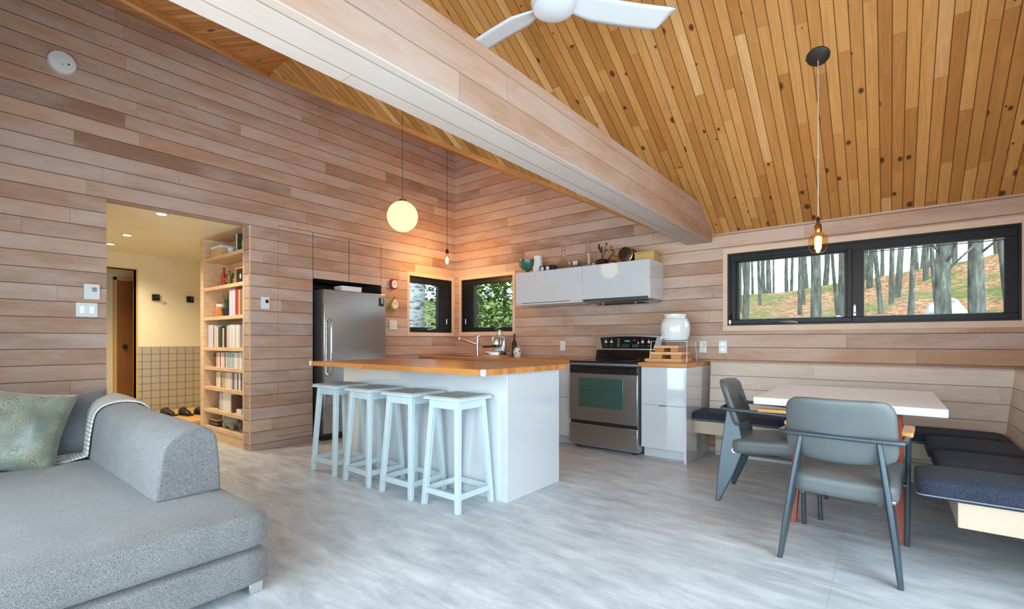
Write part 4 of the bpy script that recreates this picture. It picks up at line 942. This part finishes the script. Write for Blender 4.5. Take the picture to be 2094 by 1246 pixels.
# ================================================================= corner bench
bn = thing('corner_bench', (0, 0, 0), 'pale wooden floating corner bench with reclined board backrest', 'bench')
def slab(y0, y1, x0, x1, z0, z1): return bx(x0, x1, y0, y1, z0, z1)
bx(-1.47, XR-.002, 4.56, YB-.003, .26, .378).build('bench_platform', 'ply', bn, bevel=.003)
bx(.245, XR-.002, 2.985, 4.558, .262, .378).build('bench_platform', 'ply', bn, bevel=.003)
b = MB(); b.hexa([(-1.400,4.90,.378),(.648,4.90,.378),(.70,YB-.003,.378),(-1.400,YB-.003,.378)], [(-1.400,4.965,.905),(.712,4.965,.905),(.73,YB-.003,.905),(-1.400,YB-.003,.905)]); b.build('backrest_panel', 'bench_wood', bn)
b = MB(); b.hexa([(.648,2.985,.378),(.80,2.985,.378),(.80,4.96,.378),(.648,4.90,.378)], [(.712,2.985,.905),(.82,2.985,.905),(.82,4.99,.905),(.712,4.965,.905)]); b.build('backrest_panel', 'bench_wood', bn)
b = MB(); b.box(-1.40, .74, 4.955, YB-.002, .905, .917); b.box(.705, XR-.002, 2.98, 4.955, .905, .917); b.build('backrest_cap', 'ply', bn, bevel=.002)
b = MB(); b.box(-1.35, .7, 4.94, YB-.003, 0, .258); b.box(XR-.10, XR-.002, 3.1, 4.94, 0, .258); b.build('bench_support', 'bench_wood', bn)
def cushion(x0, x1, y0, y1, lab, z0=.380, z1=.462, cat='cushion'):
    t = thing('bench_cushion', ((x0+x1)/2, (y0+y1)/2, z0), lab, cat, 'dark blue bench cushions')
    hx, hy = (x1-x0)/2, (y1-y0)/2
    rbox(-hx, hx, -hy, hy, 0, z1-z0, .03, .012, 9).build('cushion_pad', 'denim', t, smooth='all')
    b = MB(); p = []
    zz = .018; r = .03
    for cx, cy, a0 in ((hx-r, hy-r, 0), (-hx+r, hy-r, PI/2), (-hx+r, -hy+r, PI), (hx-r, -hy+r, 1.5*PI)):
        for i in range(5): a = a0+i*PI/8; p.append((cx+(r+.0005)*math.cos(a), cy+(r+.0005)*math.sin(a), zz))
    p.append(p[0]); b.tube(p, .0032, 6); b.build('piping', mat('cushion_piping', lin(120,130,146), .7), t, smooth=True)
cushion(-1.50, -.66, 4.50, 4.89, 'dark blue cushion at the left end of the back bench, beside the white cabinet')
cushion(-.65, .10, 4.50, 4.89, 'dark blue cushion on the back bench behind the table')
cushion(.115, .644, 4.47, 4.86, 'dark blue cushion in the corner of the bench')
cushion(.190, .644, 3.915, 4.46, 'dark blue cushion on the right bench, next to the corner one')
cushion(.200, .644, 3.33, 3.905, 'dark blue cushion on the right bench between the end cushion and the others')
cushion(.100, .644, 2.955, 3.32, 'dark blue end cushion of the right bench, nearest the camera', z0=.379, z1=.475)

# ================================================================= pendants
def cable(o, z0, z1, r=.0025, m='black', nm='cable', wob=0):
    MB().tube([(0, 0, z0+(z1-z0)*i/6) for i in range(7)], r, 6).build(nm, m, o, smooth=True)
t = thing('globe_pendant', (-3.37, 2.69, 2.22), 'large round glowing opal globe pendant above the island', 'pendant lamp')
MB().sphere((0,0,0), .134, 40).build('globe_shade', 'globe', t, smooth='all')
MB().lathe([(.0,.128),(.03,.128),(.03,.15),(.006,.16),(0,.16)], seg=18).build('cap', 'brass', t, smooth=True); cable(t, .15, 1.40, .002)
def pendant_bulb(x, y, z, ztop, lab, amber, rb, lb, cab_m, canopy=False, energy=10):
    t = thing('bulb_pendant', (x, y, z), lab, 'pendant lamp')
    if amber: prof = [(0,-lb),(rb*.6,-lb*.96),(rb*.92,-lb*.78),(rb,-lb*.5),(rb*.96,-lb*.25),(rb*.7,-lb*.08),(.016,0)]
    else: prof = [(0,-lb),(rb*.5,-lb*.97),(rb*.9,-lb*.8),(rb,-lb*.62),(rb*.8,-lb*.35),(rb*.45,-lb*.1),(.014,0)]
    MB().lathe(prof, seg=24).build('bulb_glass', 'amber', t, smooth=True)
    b = MB()
    for i in range(4):
        a = i*PI/2; c_, s_ = .012*math.cos(a), .012*math.sin(a); b.tube([(c_*.5, s_*.5, -lb*.25), (c_, s_, -lb*.5), (c_*.8, s_*.8, -lb*.8)], .0022, 6)
    b.build('filament', 'filament', t, smooth=True)
    MB().lathe([(0,0),(.019,0),(.021,.008),(.021,.045),(.012,.062),(.004,.07),(0,.07)], seg=20).build('socket', 'brass' if amber else 'black', t, smooth=True)
    if amber: MB().lathe([(0,.07),(.010,.07),(.012,.09),(.004,.105),(0,.105)], seg=16).build('cable_grip', 'black', t, smooth=True)
    cable(t, .07, ztop-z, .0032 if amber else .003, cab_m)
    ld = bpy.data.lights.new('bulb_light', 'POINT'); ld.energy = energy; ld.color = (1, .60, .26); ld.shadow_soft_size = .03
    lo = bpy.data.objects.new('bulb_light', ld); COL.objects.link(lo); lo.location = (0, 0, -lb*.55); lo.parent = t
    return t
M['cord'] = simple('twisted_fabric_cord', lin(196,190,178), .8, var=.3, vscale=90)
pendant_bulb(-4.59, 4.40, 2.27, 3.66, 'bare glowing bulb pendant on a black cable in the kitchen corner', False, .036, .135, 'black', energy=33)
t = pendant_bulb(-.37, 3.713, 1.835, 2.97, 'amber glass bulb pendant with brass socket above the dining table', True, .056, .135, 'cord', energy=6)
cm = Matrix.Translation((0, 0, 3.002-1.835)) @ Matrix.Rotation(-math.atan(.6), 4, 'X')
MB().lathe([(0,-.028),(.03,-.026),(.066,-.012),(.070,0),(0,0)], seg=30, m=cm).build('canopy', mat('canopy_dark', (.03,.02,.016), .35), t, smooth=True)

# ================================================================= ceiling fan
fn_ = thing('ceiling_fan', (-1.475, 2.235, 3.0), 'white three bladed ceiling fan hanging from the ridge beyond the beam', 'ceiling fan')
MB().lathe([(0,-.05),(.07,-.045),(.115,-.02),(.13,.02),(.12,.05),(.06,.075),(.03,.09),(0,.09)], seg=36).build('motor_housing', 'white', fn_, smooth=True)
MB().tube([(0,0,.08),(0,0,.78)], .014, 12).build('downrod', 'white', fn_, smooth=True); MB().lathe([(0,.70),(.02,.70),(.06,.75),(.065,.79),(0,.80)], seg=24).build('canopy', 'white', fn_, smooth=True)
for a in (50, 176, 293):
    m = Matrix.Rotation(math.radians(a), 4, 'Z')
    b = MB()
    def bl(u, v):
        x = .09+.62*u; w = (.035+.045*min(1, u*4)) * (1 if u < .97 else .97); y = (v-.5)*2*w+.012*math.sin(u*3)
        if u > .9: x -= (v)*.05*(u-.9)*10
        return m @ Vector((x, y, .02+.018*math.sin((v-.5)*2)*(-1)))
    b.grid(bl, 16, 6); b.build('blade', 'white', fn_, smooth='all', solid=.008)

# ================================================================= sofa
sf = thing('sofa', (0, 0, 0), 'large grey flecked low sofa with rounded armrest block in the left foreground', 'sofa')
SXR = -2.175
rbox(-4.60, SXR-.003, YF+.10, 1.0, .045, .198, .025, 0, 12).build('sofa_base', 'sofa', sf, smooth='all')
b = rbox(-4.05, SXR, YF+.08, 1.003, .202, .372, .045, .012, 16)
for v in b.bm.verts:
    if v.co.z > .3: v.co.z += .006*noise.noise(Vector((v.co.x*2.2, v.co.y*2.2, 0)))
b.build('seat_cushion', 'sofa', sf, smooth='all')
# armrest block: profile in y-z extruded along x
ARM_PR = [(.690,.374),(.698,.45),(.706,.52),(.716,.59),(.728,.625),(.748,.653),(.778,.672),(.815,.685),(.855,.691),(.893,.689),(.922,.678),(.941,.655),(.950,.62),(.957,.55),(.962,.47),(.966,.374)]
def arm_block(x0, x1, y0, y1, z0, z1):
    pr = ARM_PR
    b = MB(); n = 14; V = []
    for i in range(n+1):
        u = i/n; x = x0+(x1-x0)*u; sag = .006*math.sin(u*9)+(1-u)*.055*0+(1-u)*.0
        V.append([b.bm.verts.new((x+(.0), y, z+(sag+.042*(1-u))*(z-z0)/.3)) for y, z in pr])
    for i in range(n):
        for j in range(len(pr)): k = (j+1) % len(pr); b.bm.faces.new([V[i][j], V[i+1][j], V[i+1][k], V[i][k]])
    b.bm.faces.new(V[0]); b.bm.faces.new(V[-1][::-1]); return b
arm_block(-4.36, -2.635, .685, .965, .374, .715).build('armrest', 'sofa', sf, bevel=.012, seg=3, ang=50)
rbox(-4.60, -4.27, YF+.10, .99, .20, .66, .06, 0, 10).build('sofa_back', 'sofa', sf, smooth='all')
rbox(-4.27, -4.05, YF+.10, .99, .202, .392, .04, .01, 8).build('rear_cushion', 'grey_pillow', sf, smooth='all')
for x, y in ((-2.235, .95), (-2.235, YF+.2), (-4.5, .9), (-4.5, YF+.2)): bx(x-.02, x+.03, y-.03, y+.03, 0, .05).build('sofa_foot', 'silver', sf, bevel=.004)
def pillow(name, loc, rot, w, hh, th, m, lab, seed, wr=.012):
    t = thing(name, loc, lab, 'cushion', 'cushions on the sofa'); t.rotation_euler = rot
    b = MB(); bmesh.ops.create_cube(b.bm, size=2); bmesh.ops.subdivide_edges(b.bm, edges=b.bm.edges, cuts=22, use_grid_fill=True)
    for v in b.bm.verts:
        x, y, z = v.co
        e = max(0, (1-x*x))**.42*max(0, (1-y*y))**.42
        sx = x*(1-.09*(1-y*y)); sy = y*(1-.09*(1-x*x))
        zz = z*th*(e+.03)
        nn = noise.noise(Vector((x*2.2+seed, y*2.2, z)))*wr*1.6 + abs(noise.noise(Vector((x*5+seed, y*1.6+x*3, z*2))))*wr
        v.co = Vector((sx*w/2, sy*hh/2, zz+nn*e*(1 if z > 0 else -.3)))
    b.build('pillow_cover', m, t, smooth='all'); return t
pillow('throw_pillow', (-4.02, .345, .60), (math.radians(66), math.radians(10), math.radians(72)), .52, .50, .10, 'paisley', 'paisley patterned pale blue silk pillow leaning on the sofa', 3, .02)
pillow('throw_pillow', (-4.17, .60, .575), (math.radians(62), math.radians(-6), math.radians(84)), .50, .44, .09, 'grey_pillow', 'charcoal pillow squeezed between the paisley pillow and the armrest', 9, .02)
pillow('throw_pillow', (-4.18, .02, .60), (math.radians(66), 0, math.radians(85)), .50, .48, .10, 'paisley', 'paisley pillow at the far left edge of the sofa', 21)
# throw draped over the armrest
t = thing('throw_blanket', (0, 0, 0), 'white and grey checked wool throw draped over the sofa armrest', 'blanket')
def arm_at(x, sidx):
    k = sidx*(len(ARM_PR)-1); i0 = min(len(ARM_PR)-2, int(k)); f = k-i0
    y = ARM_PR[i0][0]*(1-f)+ARM_PR[i0+1][0]*f; z = ARM_PR[i0][1]*(1-f)+ARM_PR[i0+1][1]*f
    u = (x+4.36)/1.725; zz = z+(.006*math.sin(u*9)+.042*(1-u))*(z-.374)/.3
    n0 = Vector((y-.83, z-.45)).normalized()
    return y, zz, n0
def thr(u, v):
    sx = v*.92
    x0 = -4.37+.05*v; x1 = -3.93+.42*max(0, v-.35)**1.2
    x = x0+(x1-x0)*u+.01*math.sin(v*9)
    if v < .12:
        k = (.12-v)/.12; y, z, n0 = arm_at(x, .02)
        return (x-.02*k, y-.012-.085*k, .392+.012*math.sin(u*11)*k+.01*(1-k))
    y, z, n0 = arm_at(x, (v-.12)/.88*.86+.02)
    off = .010+.006*abs(math.sin(u*13+v*4))
    return (x, y+n0.x*off, z+n0.y*off)
b = MB(); b.grid(thr, 26, 44, uv=True); b.build('blanket_cloth', 'throw', t, smooth='all', solid=.010)
b = MB()
for i in range(26):
    u = i/25; p = Vector(thr(u, 0)); b.tube([p, p+Vector((rnd.uniform(-.01, .01), -.03, -.004)), p+Vector((rnd.uniform(-.02, .02), -.055, -.006+rnd.uniform(-.003, .003)))], .003, 5)
b.build('fringe', 'throw', t, smooth=True)

# ================================================================= outside
def terrain():
    b = MB()
    def zf(x, y):
        d = max(0, y-6.5); lx = max(0, -x-6.5)
        z = -.35+min(d, 14)*(.262+.045*math.tanh((x-.5)/4))+max(0, d-12)*.035+lx*.05+.45*noise.noise(Vector((x*.18, y*.18, 0)))*min(1, (d+lx)*.3)+.08*noise.noise(Vector((x*.9, y*.9, 1)))
        return z
    def fn(u, v): x = -45+75*u; y = -1+55*v; 
    gx = [(-45+75*i/110) for i in range(111)]; gy = [5.4+48*(j/80)**1.4 for j in range(81)]
    V = [[b.bm.verts.new((x, y, zf(x, y))) for y in gy] for x in gx]
    for i in range(110):
        for j in range(80): b.bm.faces.new([V[i][j], V[i+1][j], V[i+1][j+1], V[i][j+1]])
    k = N('leaf_litter_and_moss'); pos = k.pos()
    a = k.noise(pos, .55, 5, .6); c = k.noise(pos, 9, 6, .75)
    col = k.ramp(c, [(.33, lin(70,48,34)), (.5, lin(128,92,66)), (.62, lin(166,130,100)), (.72, lin(196,178,158))])
    mleft = k.rng(k.sep(pos)[0], -4.5, -3.0, 1, 0)
    col = k.mix(k.math('MAXIMUM', k.rng(a, .50, .58, 0, .85), k.math('MULTIPLY', mleft, .9)), col, k.ramp(c, [(.35, lin(52,70,26)), (.65, lin(98,108,56))]))
    k.base(col, .95, spec=.1); k.bump(c, .6, .05)
    o = b.build('forest_ground', k.m, smooth='all'); return o, zf
gnd, zf = terrain(); tag(gnd, 'sloping forest floor of brown leaves and moss seen through the windows', 'ground', kind='structure')
bk = N('grey_bark'); v = bk.n('TexCoord').outputs['Object']; P = bk.sep(v)
f1 = bk.noise(bk.xyz(bk.math('MULTIPLY', P[0], 6), bk.math('MULTIPLY', P[1], 6), bk.math('MULTIPLY', P[2], 1.2)), 3, 5, .7)
bk.base(bk.ramp(f1, [(.3, lin(44,44,40)), (.55, lin(80,82,74)), (.75, lin(126,128,118))]), .9, spec=.1); bk.bump(f1, .5, .02); M['bark'] = bk.m
bk = N('birch_bark'); v = bk.n('TexCoord').outputs['Object']; P = bk.sep(v)
f1 = bk.noise(bk.xyz(bk.math('MULTIPLY', P[0], 3), bk.math('MULTIPLY', P[1], 3), bk.math('MULTIPLY', P[2], 9)), 2.4, 5, .7)
bk.base(bk.ramp(f1, [(.36, lin(44,42,40)), (.47, lin(120,122,122)), (.7, lin(160,162,164))]), .8, spec=.1); M['birch'] = bk.m
def tree(x, y, r, H, lab, m='bark', seed=0, br=7, grp='bare forest trees outside the windows'):
    R = random.Random(seed); z = zf(x, y)-.1
    t = thing('tree', (x, y, z), lab, 'tree', grp)
    lx, ly = R.uniform(-.06, .06), R.uniform(-.05, .05); pts = []
    b = MB(); n = 9
    for i in range(n): s = i/(n-1); pts.append(Vector((lx*H*s+.12*math.sin(s*5+seed), ly*H*s+.1*math.cos(s*4+seed), H*s)))
    rr = [r*1.35, r*1.02]+[r*(1-.75*i/(n-1)) for i in range(2, n)]
    rings = []
    for p, q in zip(pts, rr): rings.append([b.bm.verts.new(p+Vector((math.cos(2*PI*k/12)*q, math.sin(2*PI*k/12)*q, 0))) for k in range(12)])
    for a, c in zip(rings, rings[1:]):
        for k in range(12): b.bm.faces.new([a[k], a[(k+1) % 12], c[(k+1) % 12], c[k]])
    b.build('trunk', m, t, smooth='all')
    b = MB()
    for i in range(br):
        s = R.uniform(.12, .9); k = s*(n-1); i0 = int(k); p = pts[i0].lerp(pts[min(n-1, i0+1)], k-i0)
        a = R.uniform(0, 2*PI); L = R.uniform(.8, 2.6)*(1-.4*s); q = p.copy(); br_pts = [q.copy()]
        dirv = Vector((math.cos(a), math.sin(a), R.uniform(.3, 1.0))).normalized()
        for j in range(5):
            dirv = (dirv+Vector((R.uniform(-.25, .25), R.uniform(-.25, .25), .12))).normalized(); q = q+dirv*L/5; br_pts.append(q.copy())
        b.tube(br_pts, max(.012, r*.22), 5, .004)
        for j in (2, 3, 4):
            d2 = (dirv+Vector((R.uniform(-1, 1), R.uniform(-1, 1), .2))).normalized(); p0 = br_pts[j]; b.tube([p0, p0+d2*L*.2, p0+d2*L*.4+Vector((0, 0, .08))], .007, 4, .002)
    if br: b.build('branches', m, t, smooth='all')
    return t
# bare trees seen through the wide window, sorted from left to right as seen from the room
Rt = random.Random(41); spots = []
for i in range(900):
    if len(spots) >= 60: break
    y = 8.5+26*Rt.random(); q = Rt.uniform(-.32, .22); x = q*y
    r = Rt.uniform(.03, .06) if y < 14 else Rt.uniform(.035, .075) if y < 22 else Rt.uniform(.05, .10)
    if all((x-a)**2+(y-c)**2 > 1.0 for a, c, _ in spots) and (y > 13 or Rt.random() < .3): spots.append((x, y, r))
spots += [(-1.08, 9.4, .07), (.68, 8.9, .085), (1.02, 9.1, .08), (-.85, 12.6, .12)]
spots.sort(key=lambda s: s[0]/s[1])
for i, (x, y, r) in enumerate(spots):
    k_ = 'grey barked' if r > .1 else 'slim grey'
    tree(x, y, r, 11+Rt.random()*5, f'{k_} bare tree outside the wide window, {ordn(i)} trunk counted from the left', 'bark', i*3+1, 8 if y < 16 else 4)
# birch and evergreens by the corner windows
tree(-7.95, 6.55, .21, 10, 'white barked birch close outside the left corner window', 'birch', 5, 5, None)
tree(-8.9, 7.5, .10, 9, 'thin brown grey tree behind the birch outside the corner window', 'bark', 8, 5, None)
def leafy(name, x, y, H, W, lab, seed, col, cat='bush', n=5200, shape='cone'):
    R = random.Random(seed); z = zf(x, y)-.05
    t = thing(name, (x, y, z), lab, cat, None)
    b = MB()
    for i in range(n):
        s = R.random()**.8; a = R.uniform(0, 2*PI)
        rad = W*((1-s)*.95+.05) if shape == 'cone' else W*math.sqrt(max(.02, 1-(2*s-1)**2))
        rr = rad*R.uniform(.55, 1.05)*(1+.25*math.sin(a*5+s*9)); p = Vector((rr*math.cos(a), rr*math.sin(a), .1+H*s))
        d = Vector((math.cos(a)+R.uniform(-.8, .8), math.sin(a)+R.uniform(-.8, .8), R.uniform(-.7, .5))).normalized(); L = R.uniform(.09, .2); w = d.cross(Vector((0, 0, 1))).normalized()*L*.35
        vs_ = [b.bm.verts.new(p-w*.3), b.bm.verts.new(p+d*L*.5-w), b.bm.verts.new(p+d*L), b.bm.verts.new(p+d*L*.5+w)]; b.bm.faces.new(vs_)
    k = N('foliage_'+name+str(seed)); f = k.noise(k.n('TexCoord').outputs['Object'], 2.2, 4, .7)
    k.base(k.ramp(f, [(.35, lin(*[int(c*.55) for c in col])), (.65, lin(*col))]), .6); k.p.inputs['Transmission Weight'].default_value = 0
    b.build('foliage', k.m, t)
    MB().tube([(0, 0, 0), (.03, 0, H*.5), (0, 0, H*.92)], .06, 8, .01).build('stem', 'bark', t, smooth='all')
leafy('evergreen_tree', -6.5, 7.9, 4.6, 1.5, 'bright green evergreen outside the right corner window', 2, (120,150,66), 'tree', 7000)
leafy('evergreen_tree', -9.4, 10.2, 6.0, 2.0, 'dark green evergreen far outside behind the birch', 4, (84,116,66), 'tree', 6000)
leafy('evergreen_tree', -4.6, 9.2, 5.0, 1.6, 'green evergreen at the right of the right corner window', 6, (104,142,74), 'tree', 6000)
leafy('shrub', -10.2, 7.2, 1.9, 1.3, 'low green shrub outside the left corner window', 8, (96,124,60), 'shrub', 4000, 'ball')
leafy('evergreen_tree', -11.5, 9.0, 6.5, 2.2, 'tall mid green evergreen farthest left outside the corner windows', 10, (96,126,72), 'tree', 6000)
def rock(x, y, s, sc, lab, seed, m, cat='boulder'):
    t = thing('boulder', (x, y, zf(x, y)-.05), lab, cat)
    b = MB(); res = bmesh.ops.create_icosphere(b.bm, subdivisions=4, radius=1)
    for v in b.bm.verts:
        q = v.co*(1+.22*noise.noise(v.co*1.4+Vector((seed, 0, 0)))+.06*noise.noise(v.co*5)); v.co = Vector((q.x*s*sc[0], q.y*s*sc[1], max(-.1, q.z*s*sc[2])))
    b.build('rock', m, t, smooth='all')
M['pale_rock'] = simple('lichen_pale_rock', lin(150,156,158), .9, var=.6, vscale=9, bump=.4, bscale=8)
rock(-5.6, 6.4, 1.0, (.9, .5, 1.62), 'big grey boulder just outside the right corner window', 3, mat('grey_rock', lin(140,144,152), .85, var=.2), 'boulder')
rock(.15, 9.0, 1.0, (.42, .4, 1.0), 'pale lichen boulder outside, low in the right pane', 12, 'pale_rock')
rock(-.75, 9.6, 1.0, (.30, .3, .98), 'pale lichen boulder outside behind the centre mullion', 5, 'pale_rock')
rock(.72, 10.2, 1.0, (.40, .4, 1.10), 'large pale boulder outside, centre of the right pane', 8, 'pale_rock')
